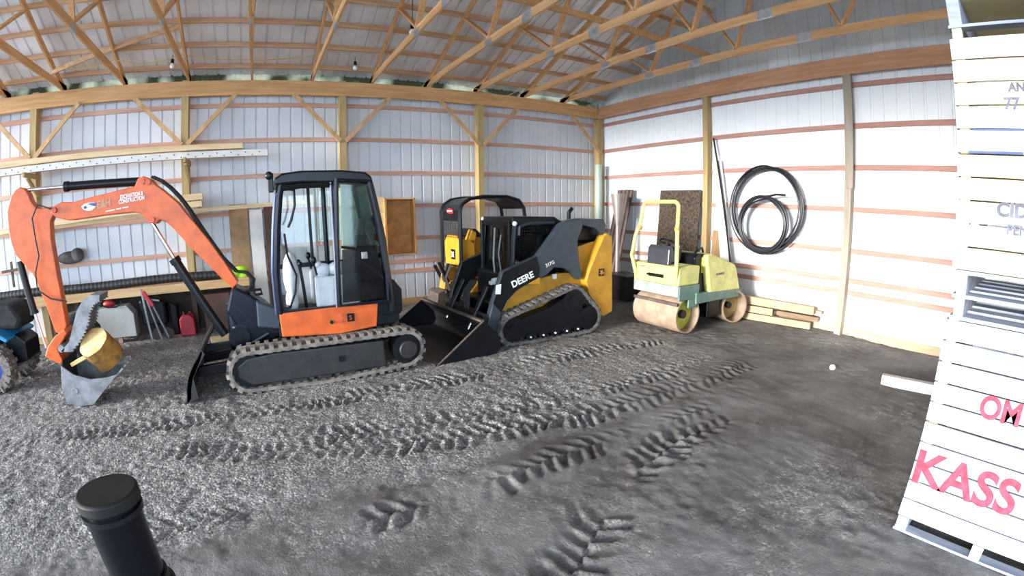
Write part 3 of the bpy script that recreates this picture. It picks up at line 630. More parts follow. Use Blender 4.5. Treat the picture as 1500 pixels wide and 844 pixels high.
MB().add([a-d*.004+(xx*math.cos(2*PI*i/nn)+yy*math.sin(2*PI*i/nn))*prof[i]*.97 for i in range(nn)]+[a+d*.01+(xx*math.cos(2*PI*i/nn)+yy*math.sin(2*PI*i/nn))*prof[i]*.97 for i in range(nn)], [tuple(range(nn)), tuple(reversed(range(nn, 2*nn)))]+[(i, i+nn, (i+1) % nn+nn, (i+1) % nn) for i in range(nn)]).build('cut_face', LOGW, lgr)
q = U(112, 540, 'y', 5.86); q2 = U(160, 530, 'y', 5.9)
MB().bar(U(104, 535, 'y', 5.86), U(138, 516, 'y', 5.86), .03, .05).build('split_ridge', LOGW, lgr, bevel=.01)

# ================================================================== COMPACT TRACK LOADER
ct = empty('track_loader', (3.9, 6.6, 0), 'yellow and charcoal compact track loader with black bucket lowered on the gravel', 'loader')
for y0, y1 in ((5.70, 6.02), (7.13, 7.45)):
    circ = [(3.26, .25, .235), (4.66, .25, .24), (4.36, .56, .235), (4.0, .24, .24)]
    belt(circ, y0, y1, .11, .024).build('track', RUBBERG, ct)
    MB().prism([(3.2, .10), (4.70, .10), (4.82, .25), (4.52, .44), (4.42, .66), (4.28, .68), (3.9, .50), (3.30, .38), (3.1, .26)], y0+.03, y1-.02).build('track_frame', BLACK, ct, bevel=.02)
    for cx, cz, r in ((3.26, .25, .19), (4.66, .25, .19), (4.36, .56, .20)):
        w = MB().cyl((cx, y0+.02, cz), (cx, y1-.02, cz), r, n=26).build('wheel', BLACK, ct, smooth=True)
        MB().cyl((cx, y0-.0, cz), (cx, y0+.03, cz), r*.45, n=20).build('hub', BLACK, w, smooth=True)
    for cx in (3.55, 3.78, 4.0, 4.22, 4.44):
        w = MB().cyl((cx, y0+.02, .10), (cx, y1-.02, .10), .075, n=18).build('roller', BLACK, ct, smooth=True)
        MB().cyl((cx, y0+.0, .10), (cx, y0+.03, .10), .014, n=8).build('roller_bolt', WHITEP, w)
MB().box(3.1, 4.9, 6.02, 7.13, .25, .60).box(3.35, 4.9, 6.04, 7.11, .60, 1.0).build('chassis', BLACK, ct, bevel=.02)
# yellow side frame above track
sf = UX([(732, 462), (742, 440), (757, 422), (790, 408), (820, 400), (858, 398), (866, 420), (862, 450), (840, 440), (800, 452), (745, 470)], 5.95)
MB().prism(sf, 5.93, 6.03).build('side_frame', YELLOW, ct, bevel=.01)
MB().prism(sf, 7.12, 7.22).build('side_frame', YELLOW, ct, bevel=.01)
# lift arms
arm = [(712, 488), (722, 445), (737, 399), (762, 387), (788, 375), (806, 350), (822, 328), (838, 321), (851, 322), (854, 332), (847, 350), (846, 366), (850, 388), (853, 405), (847, 410), (838, 399), (827, 393), (812, 392), (802, 402), (788, 411), (770, 418), (756, 427), (742, 442), (733, 465), (728, 492), (720, 500)]
ap = UX(arm, 5.78)
for y0, y1 in ((5.78, 5.90), (7.25, 7.37)):
    a_ = MB().prism(ap, y0, y1).build('lift_arm', DGREEN if y0 < 6 else BLACK, ct, bevel=.012)
    if y0 < 6: LA = a_
lo = UX([(722, 445), (737, 399), (762, 387), (786, 376), (790, 392), (789, 410), (770, 417), (756, 426), (742, 441), (734, 458)], 5.78)
MB().prism(lo, 5.772, 5.778).build('arm_decal', BLACK, LA)
a, d = line_on((751, 422), (789, 402), 5.765); text('lettering', 'DEERE', .135, a, d, (0, 0, 1), WHITEP, LA, sx=1.02, font_bold=.004)
a, d = line_on((800, 392), (818, 383), 5.765); text('lettering', '317G', .075, a, d, (0, 0, 1), WHITEP, LA, sx=1.0, font_bold=.001)
MB().prism(UX([(727, 418), (734, 416), (733, 431), (726, 431)], 5.77), 5.762, 5.778).build('white_sticker', WHITEP, LA)
MB().prism(UX([(774, 416), (790, 407), (790, 416)], 5.76), 5.74, 5.77).build('yellow_bracket', YELLOW, ct)
MB().prism(UX([(809, 402), (815, 401), (815, 408), (810, 409)], 5.91), 5.90, 5.93).build('frame_sticker', WHITEP, ct)
# upper link and rear tower
MB().prism(UX([(838, 322), (846, 320), (884, 321), (888, 330), (883, 345), (872, 334), (852, 330)], 5.80), 5.80, 5.90).build('upper_link', DGREEN, ct, bevel=.01)
MB().prism(UX([(838, 322), (846, 320), (884, 321), (888, 330), (883, 345), (872, 334), (852, 330)], 5.80), 7.25, 7.35).build('upper_link', DGREEN, ct, bevel=.01)
tl_ = UX([(884, 347), (889, 342), (897, 346), (897, 400), (897, 456), (884, 464), (873, 456), (862, 425), (859, 412), (864, 395)], 5.74)
for y0, y1 in ((5.74, 5.92), (7.20, 7.38)):
    tw = MB().prism(tl_, y0, y1).build('rear_tower', YELLOW, ct, bevel=.015)
    if y0 < 6:
        q = U(881, 399, 'y', 5.735); MB().box(q.x-.06, q.x+.06, 5.728, 5.742, q.z-.06, q.z+.06).build('emblem', BLACK, tw, bevel=.01)
        MB().prism([(q.x-.045, q.z-.02), (q.x-.02, q.z+.0), (q.x-.03, q.z+.04), (q.x-.01, q.z+.02), (q.x+.02, q.z+.045), (q.x+.01, q.z+.015), (q.x+.045, q.z), (q.x+.04, q.z-.04), (q.x+.02, q.z-.015), (q.x-.015, q.z-.045), (q.x-.01, q.z-.015)], 5.722, 5.729).build('emblem_mark', YELLOW, tw)
MB().box(4.35, 5.15, 5.95, 7.18, .70, 1.45).build('engine_body', BLACK, ct, bevel=.04)
MB().prism(UX([(845, 361), (880, 350), (872, 395), (860, 395), (848, 400)], 5.93), 5.91, 5.95).build('engine_side_cover', YELLOW, ct, bevel=.01)
MB().prism([(4.3, 1.45), (5.1, 1.45), (5.16, 1.62), (5.0, 1.78), (4.3, 1.80)], 6.0, 7.12).build('engine_hood', BLACK, ct, bevel=.04)
MB().prism([(5.10, .35), (5.26, .35), (5.26, 1.5), (5.12, 1.6)], 5.95, 7.18).build('rear_door', DKGREY, ct, bevel=.03)
q = MB().cyl((4.9, 6.6, 1.75), (4.9, 6.6, 1.95), .035).cyl((4.9, 6.6, 1.93), (4.97, 6.6, 2.0), .035).build('exhaust', BLACK, ct, smooth=True)
# cab
def P3(lst, y): return [(p[0], y, p[1]) for p in UX(lst, 6.02)]
MB().prism([(3.42, 1.80), (3.44, 1.88), (4.2, 1.87), (4.32, 1.80), (4.3, 1.76), (3.44, 1.76)], 6.02, 7.10).build('cab_roof', BLACK, ct, bevel=.02)
for y in (6.06, 7.06):
    MB().tube([(3.50, y, 1.80), (3.47, y, 1.5), (3.45, y, 1.1), (3.40, y, .6)], .042, 8).build('front_pillar', BLACK, ct, smooth=True)
    MB().tube([(4.30, y, 1.80), (4.18, y, 1.60), (3.95, y, 1.35), (3.62, y, 1.12), (3.45, y, 1.02)], .055, 8).build('rear_pillar', BLACK, ct, smooth=True)
    scr = MB()
    for i in range(16):
        x_ = 3.53+i*.045; zb = 1.10+max(0, i-1)*.040
        if zb < 1.74: scr.box(x_-.0035, x_+.0035, y-.004, y+.004, zb, 1.76)
    for i in range(15):
        z_ = 1.12+i*.045; scr.box(3.50, min(4.25, 3.58+(z_-1.10)*1.1), y-.004, y+.004, z_-.0035, z_+.0035)
    scr.build('side_screen', BLACK, ct)
    MB().tube([(3.56, y-.02, 1.74), (3.75, y-.02, 1.78), (4.20, y-.02, 1.78)], .028, 8).tube([(3.56, y-.02, 1.74), (3.55, y-.02, 1.60)], .028, 8).build('screen_frame', DGREEN, ct, smooth=True)
MB().prism([(3.44, .55), (3.46, .55), (3.51, 1.80), (3.49, 1.80)], 6.12, 7.02).build('front_glass', glass('loader_glass', (.45, .55, .50)), ct)
MB().box(3.40, 3.46, 6.08, 6.14, .50, 1.82).box(3.40, 3.46, 7.0, 7.06, .50, 1.82).box(3.42, 3.48, 6.1, 7.04, 1.74, 1.82).box(3.38, 3.44, 6.1, 7.04, .48, .56).build('front_door_frame', BLACK, ct, bevel=.01)
MB().tube([(3.40, 6.50, .75), (3.38, 6.55, 1.2), (3.45, 6.62, 1.7)], .016, 8).tube([(3.40, 6.3, .9), (3.36, 6.34, 1.3), (3.44, 6.4, 1.6)], .012, 8).build('wiper', GREY, ct, smooth=True)
MB().box(4.28, 4.32, 6.1, 7.0, .75, 1.78).build('cab_rear_wall', BLACK, ct)
MB().prism([(3.65, .75), (4.2, .75), (4.24, 1.6), (4.12, 1.6), (4.06, 1.0), (3.65, .98)], 6.35, 6.85).build('seat', BLACK, ct, bevel=.04)
MB().ball((3.46, 6.0, 1.78), .038).build('work_lamp', WHITEP, ct, smooth=True)
MB().ball((3.44, 7.02, 1.84), .035).build('work_lamp', WHITEP, ct, smooth=True)
MB().box(3.04, 3.26, 5.98, 6.06, .90, .95).ball((3.15, 6.0, .97), .10, .05, .03).build('step_plate', PALEG, ct, bevel=.01)
for y in (6.12, 6.98):
    MB().cyl((3.05, y, .85), (2.80, y, .40), .045).build('tilt_ram', BLACK, ct, smooth=True)
    MB().cyl((2.80, y, .40), (2.72, y, .25), .022).build('rod', CHROME, ct, smooth=True)
for i in range(4): MB().tube([(3.0, 6.4+i*.06, .9), (2.86, 6.38+i*.06, .75), (2.84, 6.36+i*.05, .5), (2.95, 6.3+i*.05, .35)], .016, 8).build('hydraulic_hose', RUBBERB, ct, smooth=True)
MB().prism([(2.80, .08), (2.92, .08), (2.92, .50), (2.84, .52)], 5.85, 7.3).build('quick_attach', DKGREY, ct)
# bucket (slightly turned)
RB = Matrix.Translation((2.9, 5.58, 0)) @ Matrix.Rotation(math.radians(5), 4, 'Z')
m = MB(RB); pr = [(-.93, .0), (-.93, .015), (-.15, .03), (-.02, .12), (0, .3), (-.16, .47), (-.19, .47), (-.21, .44), (-.05, .28), (-.06, .14), (-.17, .055), (-.90, .03)]
pr = [(-.95, -.005), (.0, -.005), (.06, .08), (.02, .28), (-.20, .50), (-.24, .48), (-.02, .26), (.02, .10), (-.03, .025), (-.95, .012)]
bkt = m.prism(pr, 0, 2.0).build('bucket', DKGREY, ct)
for y_ in (-.015, 2.0): MB(RB).prism([(-.95, -.005), (.0, -.005), (.06, .08), (.02, .28), (-.20, .50)], y_, y_+.015).build('bucket_side', BLACK, bkt)
MB(RB).bar((-.93, -.017, .0), (-.21, -.017, .50), .012, .03, up=(0, 1, 0)).bar((-.22, 0, .495), (-.22, 2.0, .495), .05, .03).bar((-.93, 0, .012), (-.93, 2.0, .012), .09, .016).build('bucket_edge', RUST, bkt)

# ================================================================== SMALL MACHINE BEHIND (roll bar)
bh = empty('canopy_excavator', (3.9, 8.1, 0), 'small yellow machine with black roll bar, parked behind the track loader', 'excavator')
GM[0] = Matrix.Translation((3.5, 8.13, 0)) @ Matrix.Diagonal((1.07, 1.15, 1, 1)) @ Matrix.Translation((-3.28, -7.58, 0))
XA, XB = 3.28, 4.62
arch = [(XA, .75), (XA, 1.5), (XA, 1.98), (XA+.05, 2.10), (XA+.20, 2.20), (XA+.45, 2.24), (XB-.4, 2.24), (XB-.14, 2.17), (XB-.03, 2.02), (XB, 1.8), (XB, 1.2)]
for y in (7.58, 8.42):
    MB().tube([(x, y, z) for x, z in arch], .035, 8).build('roll_bar', BLACK, bh, smooth=True)
top = [p for p in arch if p[1] >= 1.95]; inn = [(x+(.02 if x < 3.9 else -.02), z-.025) for x, z in top]
MB().prism([(XA, 1.78)]+top+inn[::-1]+[(XA+.02, 1.78)], 7.58, 8.42).build('canopy', BLACK, bh)
MB().prism([(7.84, 1.93), (7.98, 1.92), (8.12, 1.94), (8.14, 2.0), (8.0, 2.03), (7.86, 2.0)], XA-.012, XA-.006, ax='x').build('canopy_sticker', RED, bh)
MB().box(XA-.018, XA-.010, 7.88, 8.10, 1.965, 1.985).build('sticker_stripe', WHITEP, bh)
scr = MB()
for i in range(16): scr.box(XA-.003, XA+.003, 7.62+i*.05-.003, 7.62+i*.05+.003, 1.45, 1.80)
for i in range(8): scr.box(XA-.003, XA+.003, 7.6, 8.4, 1.46+i*.045-.003, 1.46+i*.045+.003)
scr.build('mesh_screen', DKGREY, bh)
cv = MB().prism([(7.66, .85), (8.32, .85), (8.36, 1.35), (8.22, 1.50), (7.80, 1.50), (7.66, 1.35)], XA+.02, XA+.10, ax='x').build('yellow_cover', YELLOW, bh, bevel=.02)
MB().box(XA+.01, XA+.02, 7.86, 8.04, 1.02, 1.22).build('emblem', BLACK, cv)
MB().prism([(7.89, 1.06), (7.95, 1.08), (8.0, 1.05), (7.98, 1.12), (8.01, 1.18), (7.94, 1.15), (7.90, 1.18), (7.92, 1.12)], XA+.004, XA+.011, ax='x').build('emblem_mark', WHITEP, cv)
MB().box(3.45, 3.75, 7.65, 8.4, .70, 1.45).box(3.75, 4.4, 7.7, 8.4, .55, 1.05).build('engine_housing', YELLOW, bh, bevel=.04)
MB().prism([(3.55, 1.45), (3.85, 1.30), (3.95, 1.36), (3.70, 1.62), (3.60, 1.60)], 7.8, 8.3).build('seat_back', BLACK, bh, bevel=.03)
MB().box(3.3, 4.5, 7.62, 8.44, .30, .60).build('deck', DKGREY, bh, bevel=.02)
for y0, y1 in ((7.45, 7.68), (8.4, 8.63)):
    belt([(3.35, .20, .18), (4.55, .20, .18)], y0, y1, .09, .02).build('track', RUBBERB, bh)
    MB().prism([(3.4, .1), (4.5, .1), (4.5, .28), (3.4, .28)], y0+.03, y1-.03).build('track_frame', DKGREY, bh)
MB().prism([(3.05, .45), (3.35, .45), (3.45, .8), (3.30, .92), (3.12, .8)], 7.85, 8.1).cyl((3.2, 7.75, .55), (3.2, 8.2, .55), .09).build('swing_bracket', YDARK, bh, bevel=.01)
for a, b in (((3.15, 7.8, .5), (2.95, 7.8, 1.0)), ((3.25, 8.15, .4), (3.0, 8.15, .9))): MB().cyl(a, b, .035).build('hydraulic_ram', BLACK, bh, smooth=True)
for i in range(5): MB().tube([(3.3, 7.7+i*.05, .9), (3.15, 7.7+i*.05, .95), (3.05, 7.72+i*.05, .7), (3.15, 7.75+i*.05, .4)], .016, 8).build('hydraulic_hose', RUBBERB, bh, smooth=True)
MB().prism([(2.85, .02), (3.05, .02), (3.12, .2), (3.02, .45), (2.9, .4)], 7.75, 8.25).build('bucket', RUST, bh)

MB().box(3.29, 3.56, 7.57, 7.70, .72, 1.42).prism([(3.42, 1.42), (3.56, 1.30), (3.60, 1.55), (3.5, 1.62)], 7.57, 7.72).build('side_housing', YELLOW, bh, bevel=.02)
GM[0] = None
# ================================================================== ROLLER
ro = empty('tandem_roller', (6.4, 5.0, 0), 'pale yellow tandem roller with tall tube guard bar and bare steel drums', 'roller')
L_ = Vector((0, -1, 0)); Fw = Vector((-1, 0, 0))
RF = Matrix.Translation((5.97, 5.25, 0)) @ Matrix((( -Fw.x, -L_.x, 0, 0), (-Fw.y, -L_.y, 0, 0), (0, 0, 1, 0), (0, 0, 0, 1)))  # local x = backwards, y = away from camera side
def lR(mb=None): return MB(RF)
dr = lR().ring((0, -.49, .30), (0, .49, .30), .30, .275, n=40).cyl((0, -.30, .30), (0, .30, .30), .274, n=40).build('front_drum', DRUM, ro, smooth=True)
lR().cyl((0, -.33, .30), (0, -.30, .30), .27, n=36).build('drum_disc', RYELD, dr, smooth=True)
lR().cyl((0, -.40, .30), (0, -.33, .30), .07, n=16).build('axle', DKGREY, dr, smooth=True)
lR().bar((-.28, -.49, .50), (-.28, .49, .50), .02, .05).build('scraper', RUST, ro)
lR().box(-.30, .24, -.50, .50, .62, .80).build('deck_frame', RGREY, ro, bevel=.015)
lR().box(-.27, .24, -.51, -.47, .56, .80).box(-.02, .2, -.505, -.47, .42, .80).build('drum_bracket', RGREEN, ro, bevel=.01)
lR().box(-.02, .36, .47, .505, .42, .80).build('drum_bracket', RGREEN, ro, bevel=.01)
bd = lR().prism([(-.30, .80), (.22, .80), (.24, 1.10), (.05, 1.12), (-.28, 1.10)], -.50, .50).build('body', RYEL, ro, bevel=.02)
P = lambda x, y, z: RF @ Vector((x, y, z))
lR().box(-.315, -.295, -.18, .14, .90, .955).ball((-.31, .16, .93), .02, .03, .02).build('nameplate_bracket', BLACK, bd)
text('lettering', 'RAMMAX', .075, P(-.305, .40, 1.01), -(RF.to_3x3() @ Vector((0, 1, 0))), (0, 0, 1), INKD, bd, sx=.9)
lR().box(-.22, .02, -.24, .24, 1.10, 1.18).prism([(.0, 1.15), (.08, 1.15), (.12, 1.42), (.05, 1.44)], -.22, .22).build('seat', mat('grey_seat', (.02, .022, .026), .5), ro, bevel=.03)
lR().prism([(-.26, 1.10), (-.10, 1.10), (-.10, 1.30), (-.18, 1.42), (-.24, 1.36)], -.24, .24).build('dash', mat('dash_grey', (.035, .038, .048), .35), ro, bevel=.02)
lR().cyl((-.05, 0, 1.3), (.0, 0, 1.45), .02).ring((-.01, 0, 1.44), (.0, 0, 1.46), .15, .125, n=24).build('steering_wheel', BLACK, ro, smooth=True)
for s in (-1, 1):
    pts = [(-.30, s*.44, .80), (-.30, s*.44, .88), (-.36, s*.50, 1.22), (-.32, s*.46, 1.55), (-.26, s*.41, 1.75), (-.22, s*.39, 2.0), (-.21, s*.38, 2.06), (-.21, s*.35, 2.10), (-.21, s*.31, 2.12)]
    lR().tube(pts, .032, 10).build('guard_bar', RYEL, ro, smooth=True)
    lR().cyl((-.275, s*.425, 1.66), (-.255, s*.405, 1.72), .046).bar((-.27, s*.46, 1.69), (-.27, s*.36, 1.69), .025, .025).build('bar_clamp', YDARK, ro, smooth=True)
lR().tube([(-.21, -.32, 2.12), (-.21, .32, 2.12)], .032, 10).build('guard_bar', RYEL, ro, smooth=True)
# tank between the units
MB().cyl((6.42, 5.0, .95), (6.42, 5.0, 1.22), .16, n=24).build('water_tank', RYELD, ro, smooth=True, bevel=.01)
MB().cyl((6.42, 5.0, 1.22), (6.42, 5.0, 1.27), .17, n=24).tube([(6.3, 4.95, 1.27), (6.35, 4.93, 1.34), (6.5, 4.95, 1.36), (6.6, 5.0, 1.28)], .02, 8).build('tank_cap', BLACK, ro, smooth=True)
MB().box(6.28, 6.75, 4.88, 5.4, .40, .95).build('articulation_frame', DKGREY, ro, bevel=.03)
# rear unit
hd = UX([(1040, 431), (1036, 382), (1037, 374), (1044, 372), (1058, 378), (1077, 387), (1080, 395), (1084, 424)], 4.74)
hood = MB().prism(hd, 4.74, 5.60).build('rear_hood', RYEL, ro, bevel=.03)
a, d = line_on((1049, 404), (1064, 401), 4.735); text('lettering', 'RAMMAX', .06, a, d, (0, 0, 1), INKD, hood, sx=.95)
MB().prism(UX([(1018, 378), (1022, 372), (1038, 372), (1036, 382), (1039, 430), (1020, 428)], 4.85), 4.85, 5.5).build('radiator_guard', BLACK, ro, bevel=.02)
MB().prism(UX([(1020, 430), (1085, 424), (1086, 434), (1050, 440), (1020, 446)], 4.72), 4.72, 5.62).build('rear_frame', RGREEN, ro, bevel=.01)
cR = U(1074, 453, 'y', 4.70)
cR = Vector((7.28, 4.70, .28))
ca = Vector((7.27, 4.72, .29)); ad_ = Vector((.26, .966, 0)).normalized()
dd = MB().ring(ca, ca+ad_*.6, .29, .268, n=40).cyl(ca+ad_*.26, ca+ad_*.5, .267, n=40).build('rear_drum', DRUM, ro, smooth=True)
MB().cyl(ca+ad_*.16, ca+ad_*.26, .06, n=16).build('axle', DKGREY, dd, smooth=True)
MB().cyl(ca+ad_*.24, ca+ad_*.262, .26, n=36).build('drum_disc', mat('drum_disc_yellow', (.42, .30, .12), .6), dd)
MB().box(6.55, 6.90, 4.80, 5.55, .16, .62).build('rear_dark_block', BLACK, ro, bevel=.03)  # plain black box filling the space in front of the rear drum

# ================================================================== RIGHT WALL ITEMS
def coil(name, cy, cz, r, turns, rt, spread, label, tail, x=8.14, seed=1, ell=1.0):
    rnd = random.Random(seed); pts = []
    N_ = 44
    for k in range(turns):
        r0 = r+rnd.uniform(-spread, spread); oy = rnd.uniform(-.6, .6)*spread; oz = -rnd.uniform(-.2, .6)*spread
        for i in range(N_):
            t = 2*PI*i/N_+PI*.6; rr_ = r0+(0 if i < N_-6 else 0)
            pts.append((x-.03-(.02*k % .09), cy+oy+rr_*math.cos(t), cz+oz+rr_*ell*math.sin(t)))
    # smooth the joins
    P_ = [Vector(p) for p in pts]
    for _ in range(6): P_ = [P_[0]]+[(P_[i-1]+P_[i]*2+P_[i+1])/4 for i in range(1, len(P_)-1)]+[P_[-1]]
    P_ += [P_[-1]+Vector(t) for t in tail]
    return tag(MB().tube(P_, rt, 8).build(name, POLY, smooth=True), label, 'hose', 'coils of black pipe on the right wall')
coil('pipe_coil', 4.66, 2.06, .78, 6, .016, .055, 'large loose coil of black pipe hung on the right wall', [(-.02, -.1, .02)], seed=3, ell=1.04)
coil('pipe_coil', 4.63, 1.78, .50, 6, .020, .04, 'smaller tight coil of black pipe hanging inside the larger one', [(-.02, -.16, .03), (-.02, -.34, .02)], x=7.985, seed=5, ell=1.02)
tag(MB().bar((8.12, 5.93, 3.48), (7.94, 5.15, .02), .018, .035).build('steel_bar', DKGREY), 'thin dark steel bar leaning against the right wall', 'bar')
tag(MB().bar((8.16, 5.88, 3.0), (8.02, 5.36, .0), .02, .24, up=(0, 1, 0)).build('white_trim_board', WHITEP), 'tall white board leaning behind the steel bar', 'board')
tag(MB().bar((8.17, 5.78, 1.58), (8.05, 5.78, 0), .02, .34, up=(0, 1, 0)).build('plywood_offcut', wood('offcut', (.34, .21, .10), 'z')), 'short tan plywood offcut leaning right of the timber post', 'board')
OSB = mat('chip_board', (.11, .078, .05), .85, var=.3, scale=22, col2=(.025, .016, .012), bump=.4)
tag(MB().bar((8.15, 6.85, 2.42), (7.95, 6.85, 0), .018, 1.16, up=(0, 1, 0)).build('chip_board_sheet', OSB), 'dark mottled chip board sheet leaning on the right wall behind the roller', 'board')
# corner pipe and metal sheets
tag(MB().cyl((7.90, 9.35, 0), (7.90, 9.35, 3.12), .085, n=24).cyl((7.90, 9.35, 3.06), (7.90, 9.35, 3.12), .095, n=24).build('drain_pipe', GPIPE, smooth=True), 'pale green plastic pipe standing in the corner', 'pipe')
def rsheet(p0, p1, w, m, name, label):
    mb = MB(); a, b = Vector(p0), Vector(p1); n_ = 16; vs = []
    for e_ in (a, b):
        for i in range(n_+1):
            t = i/n_; vs.append(e_+Vector((-.02*(i % 4 in (1, 2)), (t-.5)*-w, 0)))
    nn_ = n_+1; mb.add(vs+[v+Vector((-.006, 0, 0)) for v in vs], [(i, i+1, i+1+nn_, i+nn_) for i in range(n_)]+[(i+2*nn_, i+nn_*3, i+1+nn_*3, i+1+2*nn_) for i in range(n_)])
    return tag(mb.build(name, m), label, 'sheet')
rsheet((8.10, 8.55, 2.46), (7.50, 8.55, 0), .55, mat('brown_sheet', (.08, .045, .036), .5, var=.2, scale=6), 'roofing_sheet', 'brown ribbed metal sheets leaning in the corner behind the loader')
tag(MB().cyl((7.45, 8.12, 0.0), (7.45, 8.12, 1.6), .05, n=16).cyl((7.45, 8.12, 1.6), (7.48, 8.16, 2.33), .05, .17, n=16).build('flashing_roll', mat('pinkish_metal', (.36, .30, .28), .4, .3, var=.1), smooth=True), 'pale rolled metal flashing flaring out at its top in the corner', 'flashing')
tag(MB().box(6.9, 7.5, 7.2, 7.95, 0, .55).build('storage_bin', DKGREY, bevel=.02), 'dark bin in the shade between loader and roller', 'bin')

# lumber stack right of the roller
lum = [((7.74, 4.92, .06), (8.02, 3.55, .06), .12, .12, 'thick beam at the bottom of the lumber stack beside the roller', wood('lum_a', (.46, .33, .19), 'y')),
       ((7.93, 4.2, .20), (8.12, 3.45, .18), .14, .08, 'plank lying back in the lower layer of the lumber stack', wood('lum_b', (.22, .14, .08), 'y')),
       ((7.76, 4.85, .20), (7.86, 4.25, .20), .10, .12, 'short beam in the middle of the lumber stack', wood('lum_a', (.46, .33, .19), 'y')),
       ((7.78, 4.9, .36), (8.00, 3.50, .34), .12, .14, 'beam along the top front of the lumber stack', wood('lum_a', (.46, .33, .19), 'y')),
       ((7.99, 4.9, .33), (8.15, 3.40, .30), .12, .05, 'greyish plank on the top back of the lumber stack', mat('grey_plank', (.36, .28, .22), .85, var=.15))]
for a, b, w, h, lb, m_ in lum: tag(MB().bar(a, b, w, h).build('lumber', m_, bevel=.004), lb, 'lumber', 'lumber stack beside the roller')
# wood beam on the ground and a white stone
a = U(1284, 556, 'z', .06); b = Vector((6.45, .25, .06))
tag(MB().bar((6.13, 1.62, .055), (6.42, .25, .055), .10, .13).build('loose_beam', wood('loose_beam_w', (.46, .44, .42), 'y'), bevel=.004), 'pale squared beam lying on the dirt behind the crates', 'lumber')
st_ = MB().ball((6.17, 2.33, .02), .05, .045, .04, n=8); tag(st_.build('stone', WHITEP), 'single white stone on the dark dirt in front of the right wall', 'stone')

# ================================================================== BACK WALL ITEMS (left)
for k, x in ((-1, -1.49), (-2, -4.54)):
    for z in (3.14, 2.08):
        mb = MB().bar((x+.10, 9.66, z-.045), (x+.10, 8.92, z-.045), .04, .09).bar((x+.10, 9.60, z-.42), (x+.10, 9.08, z-.08), .038, .088)
        tag(mb.build('rack_bracket', W_POST), 'wooden %s rack bracket on the %s' % ('upper' if z > 3 else 'lower', where[-1] if k == -1 else ('post at the far left' if k == -2 else 'post out of sight on the left')), 'bracket', 'lumber rack brackets')
tag(MB().bar((-6.0, 8.98, 3.19), (.1, 9.22, 3.20), .02, .115).build('perforated_board', WHITEB), 'white board dotted with holes, front of the upper plank rack', 'plank')
PB = bpy.data.objects['perforated_board']
for i in range(46):
    x_ = -5.9+i*.13; y_ = 8.98+(x_+6)*.0393; z_ = 3.19+(.025 if i % 2 else -.025)
    MB().cyl((x_, y_-.013, z_), (x_, y_-.008, z_), .012, n=8).build('nail_hole', DKGREY, PB)
tag(MB().bar((-6.0, 9.05, 3.32), (-.36, 9.28, 3.34), .14, .10).build('plank', W_PALE, bevel=.004), 'pale plank on the upper rack just above the dotted board', 'plank', 'planks on the racks')
tag(MB().bar((-6.0, 9.28, 3.18), (.1, 9.42, 3.19), .12, .05).build('plank', W_PURL, bevel=.004), 'thin darker plank at the back of the upper rack', 'plank', 'planks on the racks')
tag(MB().bar((-6.0, 9.02, 2.13), (-1.12, 9.12, 2.32), .12, .10).build('plank', W_PALE, bevel=.004), 'pale plank on the lower rack seen through the boom arch', 'plank', 'planks on the racks')
tag(MB().bar((-5.2, 9.25, 2.12), (.95, 9.31, 2.25), .10, .075).build('plank', W_PALE, bevel=.004), 'long plank on the lower rack running behind the excavator cab', 'plank', 'planks on the racks')
tag(MB().bar((-2.2, 9.08, 2.41), (-1.1, 9.12, 2.45), .12, .11).build('beam_offcut', W_PALE, bevel=.004), 'short pale beam end resting on the lower rack beside the boom bend', 'plank', 'planks on the racks')
# leaning boards
tag(MB().bar((-.50, 9.66, 2.28), (-.50, 9.50, .0), .36, .02, up=(0, 1, 0)).build('plywood_sheet', W_PLY), 'brown plywood sheet leaning on the back wall left of the cab', 'board')
tag(MB().bar((-.17, 9.66, 2.16), (-.14, 9.50, .0), .25, .02, up=(0, 1, 0)).build('white_board', WHITEB), 'narrow white panel leaning between two brown boards', 'board')
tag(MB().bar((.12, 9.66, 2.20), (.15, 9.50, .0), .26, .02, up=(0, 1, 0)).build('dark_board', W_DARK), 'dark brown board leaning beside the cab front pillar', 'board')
# bench shelf with pipe
sh_ = tag(MB().box(-5.6, -.36, 9.0, 9.43, .86, .90).box(-5.6, -.36, 8.96, 9.0, .80, .95).build('bench', W_SKIRT, bevel=.003), 'long yellowish wooden bench board along the back wall under the black pipe', 'bench')
for x in (-5.4, -3.6, -1.5): MB().box(x-.045, x+.045, 9.02, 9.11, 0, .86).build('leg', W_POST, sh_) if False else None
ORG['bench'] = ORG.get('bench')
for x in (-5.4, -3.75, -1.45):
    MB().box(x-.045, x+.045, 9.3, 9.39, -.03, .86).build('leg', W_DARK, sh_)
pts = [(-5.4+i*.02, 9.15+.02*math.sin(i*.02), 1.03+.012*math.sin(i*.045)) for i in range(226)]
tag(MB().tube(pts, [.082+.002*(1 if i % 4 < 2 else -1) for i in range(226)], 14).build('drainage_pipe', mat('speckled_black_plastic', (.02, .02, .022), .5, col2=(.008, .008, .009), scale=5), smooth=True), 'long black plastic pipe lying along the top of the wooden bench', 'pipe')
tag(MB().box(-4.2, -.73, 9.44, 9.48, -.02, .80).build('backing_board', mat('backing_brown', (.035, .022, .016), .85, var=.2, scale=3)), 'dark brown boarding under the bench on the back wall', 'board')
# white cabinet panel
wc = empty('white_cabinet', (-2.95, 9.1, 0), 'white metal cabinet with clipped corner standing under the bench', 'cabinet')
MB().prism([(-3.36, .10), (-2.55, .10), (-2.55, .50), (-2.67, .66), (-3.36, .63)], 8.98, 9.28).build('body', mat('cabinet_paint', (.42, .43, .42), .5, var=.05), wc, bevel=.01)
for x_ in (-2.92, -3.38): MB().box(x_, x_+.08, 9.0, 9.06, -.02, .10).build('foot', mat('pinkish_foot', (.45, .25, .2), .7), wc)
